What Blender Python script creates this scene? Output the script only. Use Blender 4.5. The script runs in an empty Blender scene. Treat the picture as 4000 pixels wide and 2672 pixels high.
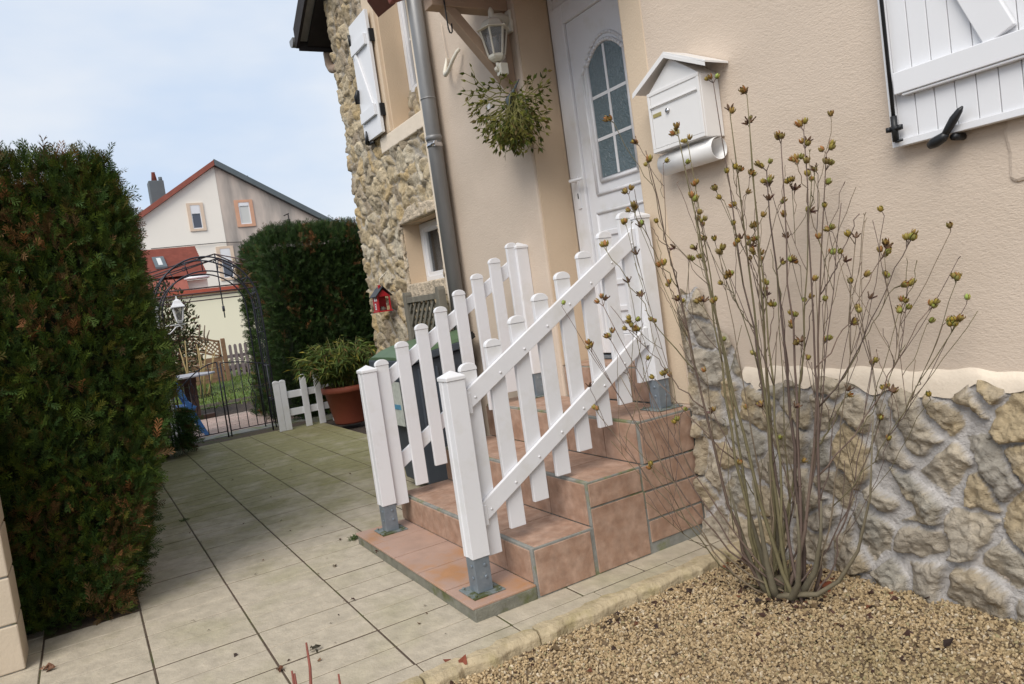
import bpy, math, random
import numpy as np
from mathutils import Vector, Matrix
from math import radians as R, sin, cos, pi, atan2, sqrt
random.seed(7); rng = np.random.default_rng(7)
S = bpy.context.scene; COL = S.collection
# ------------------------------------------------------------------ camera
YAW, PITCH, ROLL, FPX, CAMH = R(-59.69873336), R(-3.66584834), R(-7.9825729), 2874.8, 1.33
_f = np.array([sin(YAW)*cos(PITCH), cos(YAW)*cos(PITCH), sin(PITCH)])
_r0 = np.array([cos(YAW), -sin(YAW), 0.0]); _u0 = np.cross(_r0, _f)
_r = _r0*cos(ROLL)+_u0*sin(ROLL); _u = -_r0*sin(ROLL)+_u0*cos(ROLL)
CAM = np.array([0, 0, CAMH])
cam = bpy.data.cameras.new('camera'); cam.lens = FPX/4000*36; cam.sensor_width = 36; cam.clip_start = .05; cam.clip_end = 600
co = bpy.data.objects.new('camera', cam); COL.objects.link(co); S.camera = co
co.matrix_world = Matrix(((_r[0], _u[0], -_f[0], 0), (_r[1], _u[1], -_f[1], 0), (_r[2], _u[2], -_f[2], CAMH), (0, 0, 0, 1)))
def at(px, py, axis, val):
    """point of the real world seen at photo pixel (px,py) on the plane axis=val"""
    d = _r*(px-2000)/FPX - _u*(py-1336)/FPX + _f
    t = (val-CAM[axis])/d[axis]
    return CAM+t*d
# ------------------------------------------------------------------ world, sun, exposure
SUN = Vector((.42, -.55, .74)).normalized()
W = bpy.data.worlds.new('World'); S.world = W; W.use_nodes = True
nt = W.node_tree; bg = nt.nodes['Background']
sky = nt.nodes.new('ShaderNodeTexSky'); sky.sky_type = 'NISHITA'; sky.sun_disc = False
sky.sun_elevation = math.asin(SUN.z); sky.sun_rotation = atan2(SUN.x, SUN.y)
sky.air_density = 1.2; sky.dust_density = 1.0
tc = nt.nodes.new('ShaderNodeTexCoord'); mp = nt.nodes.new('ShaderNodeMapping'); mp.inputs['Scale'].default_value = (1, 1, 2.6)
nz = nt.nodes.new('ShaderNodeTexNoise'); nz.inputs['Scale'].default_value = 1.7; nz.inputs['Detail'].default_value = 5; nz.inputs['Roughness'].default_value = .5
rp = nt.nodes.new('ShaderNodeValToRGB'); rp.color_ramp.elements[0].position = .38; rp.color_ramp.elements[1].position = .58
rp.color_ramp.elements[0].color = (5.6, 6.8, 8.6, 1); rp.color_ramp.elements[1].color = (7.8, 8.2, 8.8, 1)
mx = nt.nodes.new('ShaderNodeMix'); mx.data_type = 'RGBA'; mx.inputs[0].default_value = .93
nt.links.new(tc.outputs['Generated'], mp.inputs[0]); nt.links.new(mp.outputs[0], nz.inputs['Vector'])
nt.links.new(nz.outputs['Fac'], rp.inputs[0]); nt.links.new(sky.outputs[0], mx.inputs[6]); nt.links.new(rp.outputs[0], mx.inputs[7])
nt.links.new(mx.outputs[2], bg.inputs['Color']); bg.inputs['Strength'].default_value = .1
sl = bpy.data.lights.new('sun', 'SUN'); sl.energy = 2.8; sl.angle = R(40); sl.color = (1, .95, .88)
so = bpy.data.objects.new('sun', sl); COL.objects.link(so); so.rotation_euler = SUN.to_track_quat('Z', 'Y').to_euler()
S.view_settings.view_transform = 'Standard'; S.view_settings.look = 'None'; S.view_settings.exposure = .14; S.view_settings.gamma = 1
S.render.engine = 'CYCLES'; S.render.resolution_x = 1024; S.render.resolution_y = 684
# ------------------------------------------------------------------ materials
def mat(name, col, rough=.6, var=.12, vs=6., bump=0., bs=60., col2=None, c2s=3., c2a=.5, c2b=.65, vc=False, metal=0., spec=.4,
        stretch=(1, 1, 1), sub=None, det=6, bump2=0, bs2=8, trans=0):
    m = bpy.data.materials.new(name); m.use_nodes = True; n = m.node_tree.nodes; l = m.node_tree.links
    b = n['Principled BSDF']; b.inputs['Roughness'].default_value = rough; b.inputs['Metallic'].default_value = metal
    b.inputs['Specular IOR Level'].default_value = spec
    t = n.new('ShaderNodeTexCoord'); mpp = n.new('ShaderNodeMapping'); mpp.inputs['Scale'].default_value = stretch
    l.new(t.outputs['Object'], mpp.inputs[0])
    def noise(sc, d=det, r=.6):
        x = n.new('ShaderNodeTexNoise'); x.inputs['Scale'].default_value = sc; x.inputs['Detail'].default_value = d; x.inputs['Roughness'].default_value = r
        l.new(mpp.outputs[0], x.inputs['Vector']); return x
    def mixc(kind, fac, a, bb):
        x = n.new('ShaderNodeMix'); x.data_type = 'RGBA'; x.blend_type = kind
        if isinstance(fac, float): x.inputs[0].default_value = fac
        else: l.new(fac, x.inputs[0])
        for k, v in ((6, a), (7, bb)):
            if isinstance(v, tuple): x.inputs[k].default_value = (*v[:3], 1)
            else: l.new(v, x.inputs[k])
        return x.outputs[2]
    nv = noise(vs); mr = n.new('ShaderNodeMapRange'); mr.inputs[1].default_value = .25; mr.inputs[2].default_value = .75
    mr.inputs[3].default_value = 1-var; mr.inputs[4].default_value = 1+var; l.new(nv.outputs['Fac'], mr.inputs[0])
    if vc:
        a = n.new('ShaderNodeAttribute'); a.attribute_name = 'Col'; base = a.outputs['Color']
    else: base = tuple(col)
    if col2 is not None:
        n2 = noise(c2s, 4); m2 = n.new('ShaderNodeMapRange'); m2.inputs[1].default_value = c2a; m2.inputs[2].default_value = c2b
        l.new(n2.outputs['Fac'], m2.inputs[0]); base = mixc('MIX', m2.outputs[0], base, tuple(col2))
    cmb = n.new('ShaderNodeCombineXYZ')
    for i in range(3): l.new(mr.outputs[0], cmb.inputs[i])
    l.new(mixc('MULTIPLY', 1.0, base, cmb.outputs[0]), b.inputs['Base Color'])
    if bump:
        nb = noise(bs, 5, .65); bm = n.new('ShaderNodeBump'); bm.inputs['Strength'].default_value = bump; bm.inputs['Distance'].default_value = .01
        l.new(nb.outputs['Fac'], bm.inputs['Height'])
        if bump2:
            nb2 = noise(bs2, 3); bm2 = n.new('ShaderNodeBump'); bm2.inputs['Strength'].default_value = bump2; bm2.inputs['Distance'].default_value = .03
            l.new(nb2.outputs['Fac'], bm2.inputs['Height']); l.new(bm2.outputs[0], bm.inputs['Normal'])
        l.new(bm.outputs[0], b.inputs['Normal'])
    if trans:
        b.inputs['Subsurface Weight'].default_value = 0
        tr = n.new('ShaderNodeBsdfTranslucent'); ms = n.new('ShaderNodeMixShader'); ms.inputs[0].default_value = trans
        l.new(b.inputs['Base Color'].links[0].from_socket, tr.inputs['Color'])
        l.new(b.outputs[0], ms.inputs[1]); l.new(tr.outputs[0], ms.inputs[2]); l.new(ms.outputs[0], n['Material Output'].inputs[0])
    return m
M = {}
M['stucco'] = mat('stucco', (.61, .505, .408), .9, .07, 1.7, .34, 135, col2=(.565, .465, .37), c2s=1.1, stretch=(.7, .7, 1.35), bump2=.10, bs2=60)
M['reveal'] = mat('reveal', (.59, .455, .32), .9, .05, 2, .3, 70)
M['band'] = mat('band', (.615, .495, .365), .9, .05, 2, .3, 90)
M['lime'] = mat('lime', (.72, .62, .50), .9, .06, 9, .35, 50)
M['stone'] = mat('stone', (1, 1, 1), .93, .2, 38, .9, 70, vc=True, det=8, bump2=.5, bs2=22)
M['roughlime'] = mat('roughlime', (.56, .46, .34), .95, .22, 22, 1.0, 45, col2=(.42, .35, .26), c2s=18, c2a=.45, c2b=.6, bump2=.9, bs2=16)
M['pvc'] = mat('pvc', (.72, .72, .74), .36, .035, 3, .03, 200, spec=.45, col2=(.60, .59, .56), c2s=6, c2a=.52, c2b=.8)
M['pvcgrey'] = mat('pvcgrey', (.50, .53, .60), .4, .03, 3, spec=.45)
M['slabedge'] = mat('slabedge', (.19, .185, .15), .9, .25, 20, .5, 80, col2=(.11, .12, .045), c2s=8, c2a=.54, c2b=.7)
M['galv'] = mat('galv', (.20, .235, .27), .45, .22, 12, .08, 60, metal=.35, col2=(.30, .33, .35), c2s=14, c2a=.55, c2b=.7)
M['galvmoss'] = mat('galvmoss', (.19, .22, .22), .6, .2, 12, .1, 60, metal=.2, col2=(.075, .085, .03), c2s=16, c2a=.48, c2b=.6)
M['tile'] = mat('tile', (.325, .20, .14), .5, .22, 22, .12, 90, col2=(.41, .275, .205), c2s=15, c2a=.38, c2b=.64, det=9)
M['tilered'] = mat('tilered', (.40, .265, .205), .5, .15, 8, .12, 90, col2=(.37, .19, .09), c2s=4, c2a=.5, c2b=.66, det=8)
M['grout'] = mat('grout', (.235, .235, .215), .9, .2, 20, .4, 90, col2=(.17, .18, .09), c2s=6, c2a=.5, c2b=.62)
M['paver'] = mat('paver', (.425, .37, .285), .82, .19, 13, .35, 55, col2=(.33, .30, .19), c2s=1.7, c2a=.5, c2b=.8, vc=False, stretch=(1, 1, 1), det=9, bump2=.25, bs2=13)
M['paverg'] = mat('paverg', (.37, .325, .205), .85, .2, 9, .4, 55, col2=(.20, .19, .085), c2s=2.2, c2a=.36, c2b=.70, det=9, bump2=.3, bs2=13)
M['joint'] = mat('joint', (.085, .06, .042), .95, .3, 20, .5, 80, col2=(.07, .075, .025), c2s=5)
def algae(m, x0, x1, col):
    n = m.node_tree.nodes; l = m.node_tree.links; mulm = [x for x in n if x.type == 'MIX' and x.blend_type == 'MULTIPLY'][0]
    src = mulm.inputs[6].links[0].from_socket if mulm.inputs[6].links else None
    t = n.new('ShaderNodeTexCoord'); sp = n.new('ShaderNodeSeparateXYZ'); l.new(t.outputs['Object'], sp.inputs[0])
    a = n.new('ShaderNodeMapRange'); a.inputs[1].default_value = x0; a.inputs[2].default_value = x1; a.inputs[3].default_value = -.32; a.inputs[4].default_value = .30; l.new(sp.outputs[0], a.inputs[0])
    z = n.new('ShaderNodeTexNoise'); z.inputs['Scale'].default_value = 2.4; z.inputs['Detail'].default_value = 7; z.inputs['Roughness'].default_value = .62; l.new(t.outputs['Object'], z.inputs['Vector'])
    s1 = n.new('ShaderNodeMath'); s1.operation = 'ADD'; l.new(a.outputs[0], s1.inputs[0]); l.new(z.outputs['Fac'], s1.inputs[1])
    r2 = n.new('ShaderNodeMapRange'); r2.inputs[1].default_value = .42; r2.inputs[2].default_value = .80; l.new(s1.outputs[0], r2.inputs[0])
    mc = n.new('ShaderNodeMix'); mc.data_type = 'RGBA'; l.new(r2.outputs[0], mc.inputs[0]); l.new(src, mc.inputs[6]); mc.inputs[7].default_value = (*col, 1); l.new(mc.outputs[2], mulm.inputs[6])
algae(M['paver'], -3.2, -6.6, (.225, .205, .095))
M['kerb'] = mat('kerb', (.43, .35, .225), .9, .2, 14, .6, 50, col2=(.33, .27, .15), c2s=9, det=8, bump2=.4, bs2=20)
M['soil'] = mat('soil', (.045, .032, .024), .95, .4, 20, 1, 40, col2=(.09, .06, .04), c2s=30)
M['gravelbed'] = mat('gravelbed', (.20, .14, .08), .95, .4, 60, 1, 90, col2=(.07, .045, .03), c2s=25)
M['gravel'] = mat('gravel', (1, 1, 1), .85, .12, 60, vc=True)
M['leaf'] = mat('leaf', (1, 1, 1), .65, .15, 30, vc=True, spec=.25, trans=.2)
M['twig'] = mat('twig', (1, 1, 1), .8, .2, 40, vc=True)
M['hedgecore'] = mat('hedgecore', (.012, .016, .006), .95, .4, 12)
M['ironb'] = mat('ironb', (.03, .03, .042), .5, .2, 20, metal=.2)
M['ironr'] = mat('ironr', (.085, .055, .055), .7, .3, 20)
M['black'] = mat('black', (.014, .015, .017), .42, .1, 20, .05, 200)
M['white'] = mat('white', (.73, .73, .745), .35, .02, 3, spec=.5)
M['offwhite'] = mat('offwhite', (.68, .64, .54), .45, .06, 9, spec=.5)
M['zinc'] = mat('zinc', (.225, .225, .225), .42, .16, 5, .06, 40, metal=.35, stretch=(3, 3, .6))
M['beigepaint'] = mat('beigepaint', (.42, .30, .215), .7, .08, 6, .15, 60)
M['brass'] = mat('brass', (.42, .34, .13), .4, .1, 20, metal=.5)
M['chrome'] = mat('chrome', (.55, .55, .57), .2, .05, 5, metal=.9)
M['mailwhite'] = mat('mailwhite', (.74, .725, .71), .32, .03, 5, spec=.5)
M['terracotta'] = mat('terracotta', (.22, .055, .03), .7, .1, 4, .1, 40)
M['bingrey'] = mat('bingrey', (.060, .072, .09), .5, .08, 8, .08, 120)
M['bingreen'] = mat('bingreen', (.085, .14, .075), .5, .12, 5, .08, 120)
M['sticker'] = mat('sticker', (.52, .55, .5), .5, .2, 30)
M['stickerblue'] = mat('stickerblue', (.10, .28, .42), .5, .2, 30)
M['oldwood'] = mat('oldwood', (.17, .155, .125), .85, .3, 14, .4, 60, stretch=(1, 1, .25))
M['fencewood'] = mat('fencewood', (.20, .115, .065), .85, .25, 8, .3, 30, stretch=(1, 1, 2))
M['greywood'] = mat('greywood', (.185, .145, .145), .85, .2, 8)
M['redpaint'] = mat('redpaint', (.40, .012, .02), .45, .1, 10)
M['darkred'] = mat('darkred', (.115, .018, .012), .6, .15, 10)
M['darkwood'] = mat('darkwood', (.022, .018, .018), .8, .3, 8, .3, 30)
M['rooftile'] = mat('rooftile', (.27, .085, .06), .8, .2, 3, .4, 9)
M['rooftiledark'] = mat('rooftiledark', (.05, .05, .055), .8, .2, 3)
M['housewhite'] = mat('housewhite', (.84, .79, .71), .9, .03, .6, .2, 6)
M['housegrey'] = mat('housegrey', (.54, .46, .40), .9, .1, .5, .2, 6, col2=(.30, .27, .245), c2s=.45, c2a=.45, c2b=.65, stretch=(1, 1.6, .35))
M['garagewall'] = mat('garagewall', (.84, .78, .60), .9, .04, .5, .1, 6)
M['copingred'] = mat('copingred', (.40, .085, .05), .7, .08, 2)
M['surround'] = mat('surround', (.66, .52, .40), .9, .05, 3)
M['surroundred'] = mat('surroundred', (.58, .33, .22), .9, .08, 3)
M['slate'] = mat('slate', (.10, .12, .13), .6, .1, 2)
M['grassground'] = mat('grassground', (.085, .13, .025), .95, .4, 5, .6, 30, col2=(.12, .13, .04), c2s=2)
M['patio'] = mat('patio', (.42, .31, .265), .85, .15, 4, .3, 30, col2=(.33, .26, .22), c2s=2)
M['tabletop'] = mat('tabletop', (.34, .34, .37), .5, .1, 5)
M['tablewood'] = mat('tablewood', (.05, .025, .018), .6, .2, 8)
M['blueplastic'] = mat('blueplastic', (.07, .20, .50), .5, .12, 8)
M['mortarblock'] = mat('mortarblock', (.56, .47, .36), .85, .06, 5, .25, 60)
M['curtain'] = mat('curtain', (.62, .62, .62), .9, .25, 30, stretch=(6, 6, .4))
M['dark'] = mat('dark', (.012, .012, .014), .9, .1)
M['pod'] = mat('pod', (1, 1, 1), .7, .25, 120, vc=True, spec=.2)
M['rope'] = mat('rope', (.52, .43, .34), .8, .15, 40)
def glass_mat(name, tint, op, rough=.03, bump=0, bs=40):
    m = bpy.data.materials.new(name); m.use_nodes = True; n = m.node_tree.nodes; l = m.node_tree.links
    b = n['Principled BSDF']; b.inputs['Base Color'].default_value = (*tint, 1); b.inputs['Roughness'].default_value = rough; b.inputs['Specular IOR Level'].default_value = .8
    if bump:
        t = n.new('ShaderNodeTexCoord'); x = n.new('ShaderNodeTexNoise'); x.inputs['Scale'].default_value = bs; x.inputs['Detail'].default_value = 3; x.inputs['Distortion'].default_value = 1.5
        mpp = n.new('ShaderNodeMapping'); mpp.inputs['Scale'].default_value = (1.4, 1, .8); l.new(t.outputs['Object'], mpp.inputs[0]); l.new(mpp.outputs[0], x.inputs['Vector'])
        bm = n.new('ShaderNodeBump'); bm.inputs['Strength'].default_value = bump; bm.inputs['Distance'].default_value = .01; l.new(x.outputs['Fac'], bm.inputs['Height']); l.new(bm.outputs[0], b.inputs['Normal'])
    if op < 1:
        tr = n.new('ShaderNodeBsdfTransparent'); ms = n.new('ShaderNodeMixShader'); ms.inputs[0].default_value = op
        l.new(tr.outputs[0], ms.inputs[1]); l.new(b.outputs[0], ms.inputs[2]); l.new(ms.outputs[0], n['Material Output'].inputs[0])
    return m
M['glass'] = glass_mat('glass', (.03, .035, .04), .45)
M['doorglass'] = glass_mat('doorglass', (.115, .16, .18), 1, .22, .9, 42)
M['farglass'] = glass_mat('farglass', (.05, .06, .09), 1, .1)
M['farglasswhite'] = glass_mat('farglasswhite', (.55, .55, .52), 1, .3)
M['lampglass'] = glass_mat('lampglass', (.20, .20, .20), .5, .1)
# ------------------------------------------------------------------ mesh helpers
def origin(p):
    o = Vector((0, 0, 0))
    while p is not None: o += p.location; p = p.parent
    return np.array(o)
class MB:
    def __init__(s): s.v = []; s.f = []; s.c = []; s.n = 0; s.sm = []
    def add(s, vs, fs, col=None, smooth=False):
        vs = np.asarray(vs, float); s.v.append(vs); s.f += [tuple(i+s.n for i in f) for f in fs]; s.sm += [smooth]*len(fs)
        s.c.append(np.tile(np.array(col if col is not None else (1, 1, 1), float), (len(vs), 1))); s.n += len(vs); return s
    def box(s, x0, x1, y0, y1, z0, z1, col=None):
        v = [(x, y, z) for z in (z0, z1) for y in (y0, y1) for x in (x0, x1)]
        return s.add(v, [(0, 2, 3, 1), (4, 5, 7, 6), (0, 1, 5, 4), (2, 6, 7, 3), (0, 4, 6, 2), (1, 3, 7, 5)], col)
    def obox(s, a, b, w, t, up=(0, 0, 1), col=None):
        """bar from a to b, width w along the side axis, thickness t along the up axis"""
        a = Vector(a); b = Vector(b); d = (b-a).normalized(); u = Vector(up); x = d.cross(u).normalized(); u = x.cross(d).normalized()
        v = []
        for p in (a, b):
            for i, j in ((-1, -1), (1, -1), (1, 1), (-1, 1)): v.append(p+x*i*w/2+u*j*t/2)
        return s.add(v, [(0, 1, 2, 3), (7, 6, 5, 4), (0, 4, 5, 1), (1, 5, 6, 2), (2, 6, 7, 3), (3, 7, 4, 0)], col)
    def tube(s, pts, rad, n=8, col=None, cap=True):
        pts = [Vector(p) for p in pts]; k = len(pts)
        if not hasattr(rad, '__len__'): rad = [rad]*k
        v = []; pu = None
        for i, p in enumerate(pts):
            d = (pts[min(i+1, k-1)]-pts[max(i-1, 0)])
            if d.length < 1e-9: d = Vector((0, 0, 1))
            d.normalize()
            if pu is None:
                pu = Vector((0, 0, 1)) if abs(d.z) < .9 else Vector((1, 0, 0))
            x = d.cross(pu); x.normalize(); u = x.cross(d); pu = u
            for j in range(n):
                a = 2*pi*j/n; v.append(p+(x*cos(a)+u*sin(a))*rad[i])
        f = [(i*n+j, i*n+(j+1) % n, (i+1)*n+(j+1) % n, (i+1)*n+j) for i in range(k-1) for j in range(n)]
        if cap: f += [tuple(range(n-1, -1, -1)), tuple((k-1)*n+j for j in range(n))]
        return s.add(v, f, col, n > 4)
    def lathe(s, c, prof, n=24, col=None, smooth=True, phase=0.):
        v = []
        for r, z in prof:
            for j in range(n):
                a = 2*pi*j/n+phase; v.append((c[0]+r*cos(a), c[1]+r*sin(a), c[2]+z))
        k = len(prof)
        f = [(i*n+j, i*n+(j+1) % n, (i+1)*n+(j+1) % n, (i+1)*n+j) for i in range(k-1) for j in range(n)]
        f += [tuple(range(n-1, -1, -1)), tuple((k-1)*n+j for j in range(n))]
        return s.add(v, f, col, smooth)
    def prism(s, poly, axis, a, b, col=None):
        """poly: 2D points in the two other axes (order xy / xz / yz), extruded on axis from a to b"""
        def P(p, t):
            return {0: (t, p[0], p[1]), 1: (p[0], t, p[1]), 2: (p[0], p[1], t)}[axis]
        n = len(poly); v = [P(p, a) for p in poly]+[P(p, b) for p in poly]
        f = [tuple(range(n)), tuple(range(2*n-1, n-1, -1))]+[(i, i+n, (i+1) % n+n, (i+1) % n) for i in range(n)]
        return s.add(v, f, col)
    def frame(s, x0, x1, z0, z1, w, y0, y1):
        """rectangular frame in an xz plane"""
        s.box(x0, x1, y0, y1, z0, z0+w); s.box(x0, x1, y0, y1, z1-w, z1)
        s.box(x0, x0+w, y0, y1, z0+w, z1-w); return s.box(x1-w, x1, y0, y1, z0+w, z1-w)
    def build(s, name, m, parent=None, bevel=0., seg=2, smooth=False, recalc=True):
        V = np.concatenate(s.v) if s.v else np.zeros((0, 3)); Cc = np.concatenate(s.c)
        o0 = origin(parent); me = bpy.data.meshes.new(name)
        me.from_pydata((V-o0).tolist(), [], s.f)
        if recalc:
            import bmesh
            bm = bmesh.new(); bm.from_mesh(me); bmesh.ops.recalc_face_normals(bm, faces=bm.faces); bm.to_mesh(me); bm.free()
        sm = np.array(s.sm, bool) | smooth
        me.polygons.foreach_set('use_smooth', sm)
        ca = me.color_attributes.new('Col', 'FLOAT_COLOR', 'POINT')
        ca.data.foreach_set('color', np.concatenate([Cc, np.ones((len(Cc), 1))], 1).astype('f').ravel())
        me.materials.append(m if not isinstance(m, str) else M[m]); me.update()
        o = bpy.data.objects.new(name, me); COL.objects.link(o)
        if parent is not None: o.parent = parent
        if bevel:
            b = o.modifiers.new('bevel', 'BEVEL'); b.width = bevel; b.segments = seg; b.limit_method = 'ANGLE'; b.angle_limit = R(35); b.harden_normals = False
        return o
def raw(name, V, F, Cc, m, parent=None, smooth=False):
    """fast path: numpy verts, (n,k) faces, per-vertex colours"""
    me = bpy.data.meshes.new(name); k = F.shape[1]; o0 = origin(parent)
    me.vertices.add(len(V)); me.vertices.foreach_set('co', (V-o0).astype('f').ravel())
    me.loops.add(F.size); me.loops.foreach_set('vertex_index', F.astype('i').ravel())
    me.polygons.add(len(F)); me.polygons.foreach_set('loop_start', np.arange(0, F.size, k, dtype='i')); me.polygons.foreach_set('loop_total', np.full(len(F), k, 'i'))
    me.polygons.foreach_set('use_smooth', np.full(len(F), smooth)); me.update(calc_edges=True)
    ca = me.color_attributes.new('Col', 'FLOAT_COLOR', 'POINT')
    ca.data.foreach_set('color', np.concatenate([Cc, np.ones((len(Cc), 1))], 1).astype('f').ravel())
    me.materials.append(M[m]); o = bpy.data.objects.new(name, me); COL.objects.link(o)
    if parent is not None: o.parent = parent
    return o
def thing(name, label, cat, loc, group=None):
    o = bpy.data.objects.new(name, None); COL.objects.link(o); o.location = loc; o.empty_display_size = .1
    return tag(o, label, cat, group)
def tag(o, label, cat, group=None):
    o['label'] = label; o['category'] = cat
    if group: o['group'] = group
    return o
def struct(o): o['kind'] = 'structure'; return o
def stuff(o, label=None, cat=None):
    o['kind'] = 'stuff'
    if label: o['label'] = label; o['category'] = cat
    return o
def copy_tree(o, parent=None):
    c = o.copy(); COL.objects.link(c); c.parent = parent
    for ch in list(o.children): copy_tree(ch, c)
    return c
# numpy value noise
def vnoise(x, y, scale, seed=0, octv=4, gain=.5):
    out = np.zeros_like(x, float); amp = 1.; tot = 0
    for o in range(octv):
        g = np.random.default_rng(seed*31+o).random((64, 64)); xs = x/scale; ys = y/scale
        xi = np.floor(xs).astype(int); yi = np.floor(ys).astype(int); fx = xs-xi; fy = ys-yi; fx = fx*fx*(3-2*fx); fy = fy*fy*(3-2*fy)
        a = g[xi % 64, yi % 64]; b = g[(xi+1) % 64, yi % 64]; c = g[xi % 64, (yi+1) % 64]; d = g[(xi+1) % 64, (yi+1) % 64]
        out += amp*((a*(1-fx)+b*fx)*(1-fy)+(c*(1-fx)+d*fx)*fy); tot += amp; amp *= gain; scale /= 2.03
    return out/tot-.5
def sstep(a, b, x):
    t = np.clip((x-a)/(b-a), 0, 1); return t*t*(3-2*t)
def stone_field(name, parent, u0, u1, z0, z1, res, cu, cz, relief, gap, pal, mortar, P, keep, seed, rough=.006, wob=.05, gapvar=.5, tilt=.12, crisp=1.):
    nu = int((u1-u0)/res)+1; nzz = int((z1-z0)/res)+1
    u = np.linspace(u0, u1, nu); z = np.linspace(z0, z1, nzz); U, Z = np.meshgrid(u, z, indexing='ij')
    Uw = U+wob*2*vnoise(U, Z, .16, seed, 3); Zw = Z+wob*2*vnoise(U+7, Z+3, .16, seed+1, 3)
    gi = np.floor(Uw/cu).astype(int); gj = np.floor(Zw/cz).astype(int)
    rg = np.random.default_rng(seed); tab = rg.random((97, 97, 6))
    d1 = np.full(U.shape, 9.); d2 = np.full(U.shape, 9.); lu = np.zeros(U.shape); lz = np.zeros(U.shape); cid = np.zeros(U.shape+(2,), int)
    for di in (-2, -1, 0, 1, 2):
        for dj in (-2, -1, 0, 1, 2):
            a = (gi+di) % 97; b = (gj+dj) % 97; t = tab[a, b]
            sx = (gi+di+.1+.8*t[..., 0]+.5*((gj+dj) % 2)-.25)*cu; sz = (gj+dj+.12+.76*t[..., 1])*cz
            d = np.hypot((Uw-sx)/(.75+.5*t[..., 4]), (Zw-sz)/(.75+.5*t[..., 5])*cu/cz*.85)
            m = d < d1; d2 = np.where(m, d1, np.minimum(d2, d)); cid[m] = np.stack([a, b], -1)[m]; lu = np.where(m, Uw-sx, lu); lz = np.where(m, Zw-sz, lz); d1 = np.where(m, d, d1)
    t = tab[cid[..., 0], cid[..., 1]]
    e = (d2-d1); g = gap*(1-gapvar+2*gapvar*t[..., 2])
    m = sstep(g*.8, g*.8+(g*.45+.012)*crisp, e)
    h = m*relief*(.45+.75*t[..., 3])+sstep(g, g+.05, e)*relief*.3
    h += m*tilt*np.clip(lu*(t[..., 5]-.5)*2+lz*(t[..., 2]-.45)*2, -.05, .05)
    h += m*relief*1.1*vnoise(U, Z, .07, seed+5, 4)+m*rough*2.2*vnoise(U, Z, .022, seed+6, 3)+rough*.35*vnoise(U, Z, .04, seed+9, 3)
    pal = np.array(pal); ci = (t[..., 2]*7919 % 1*len(pal)).astype(int); cj = (t[..., 4]*5471 % 1*len(pal)).astype(int)
    w = sstep(-.12, .15, vnoise(U, Z, .09, seed+8, 4))[..., None]
    sc = pal[ci]*(1-w*.6)+pal[cj]*w*.6; sc = sc*(1+.5*vnoise(U, Z, .018, seed+11, 2))[..., None]
    mc = np.array(mortar)*(1+.18*vnoise(U, Z, .05, seed+12, 3))[..., None]
    mk = sstep(.25, .6, m)[..., None]; Cc = mc*(1-mk)+sc*mk
    V = P(U, Z, h)
    idx = np.arange(nu*nzz).reshape(nu, nzz)
    F = np.stack([idx[:-1, :-1], idx[1:, :-1], idx[1:, 1:], idx[:-1, 1:]], -1)
    K = keep((U[:-1, :-1]+U[1:, 1:])/2, (Z[:-1, :-1]+Z[1:, 1:])/2)
    return raw(name, V.reshape(-1, 3), F[K], np.clip(Cc, 0, 1).reshape(-1, 3), 'stone', parent, smooth=True)
def rotmats(n, r, tilt=None):
    q = r.normal(size=(n, 4)); q /= np.linalg.norm(q, axis=1)[:, None]; w, x, y, z = q.T
    return np.stack([np.stack([1-2*(y*y+z*z), 2*(x*y-z*w), 2*(x*z+y*w)], -1), np.stack([2*(x*y+z*w), 1-2*(x*x+z*z), 2*(y*z-x*w)], -1), np.stack([2*(x*z-y*w), 2*(y*z+x*w), 1-2*(x*x+y*y)], -1)], 1)
def frames(dirs, r, roll=pi):
    """rotation matrices whose x axis is dirs"""
    d = dirs/np.linalg.norm(dirs, axis=1)[:, None]; a = np.tile([0., 0, 1], (len(d), 1)); a[np.abs(d[:, 2]) > .95] = (1, 0, 0)
    y = np.cross(a, d); y /= np.linalg.norm(y, axis=1)[:, None]; z = np.cross(d, y)
    t = r.uniform(-roll, roll, len(d))[:, None]; y2 = y*np.cos(t)+z*np.sin(t); z2 = -y*np.sin(t)+z*np.cos(t)
    return np.stack([d, y2, z2], -1)
def scatter(name, proto, pos, Rm, sc, cols, m, parent=None, tip=None):
    PV, PF = proto; n = len(pos); k = len(PV)
    V = np.einsum('nij,kj->nki', Rm, PV)*np.asarray(sc).reshape(-1, 1, 1)+pos[:, None, :]
    F = (PF[None]+(np.arange(n)*k)[:, None, None]).reshape(-1, PF.shape[1])
    Cc = np.repeat(cols[:, None, :], k, 1)
    if tip is not None: Cc = Cc*tip[None, :, None]
    return raw(name, V.reshape(-1, 3), F, Cc.reshape(-1, 3), m, parent)
def spray_proto(r, n=6, l=1.):
    """feathery conifer spray: a rachis with side shoots, each a thin forked sliver, length ~1 along x"""
    V = []; F = []
    def dia(p, a, L, w, z):
        c, s = cos(a), sin(a); k = len(V)
        for x, y, zz in ((0, 0, 0), (L*.45, -w, z*.5), (L, 0, z), (L*.45, w, z*.5)): V.append((p[0]+x*c-y*s, p[1]+x*s+y*c, p[2]+zz))
        F.append((k, k+1, k+2, k+3))
    dia((0, 0, 0), 0, 1.0, .024, -.10)
    for i in range(n):
        t = .06+.80*i/(n-1); L = .36*(1-.5*t)*r.uniform(.7, 1.3)+.06
        for sgn in (-1, 1):
            a = sgn*(.44+r.uniform(-.14, .14)); z = r.uniform(-.14, .10); dia((t, 0, -.10*t*t), a, L, .022, z)
            q = (t+L*.4*cos(a), L*.4*sin(a), -.10*t*t+z*.4); dia(q, a+sgn*.40, L*.55, .018, z*.5)
    return np.array(V), np.array(F)
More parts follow.
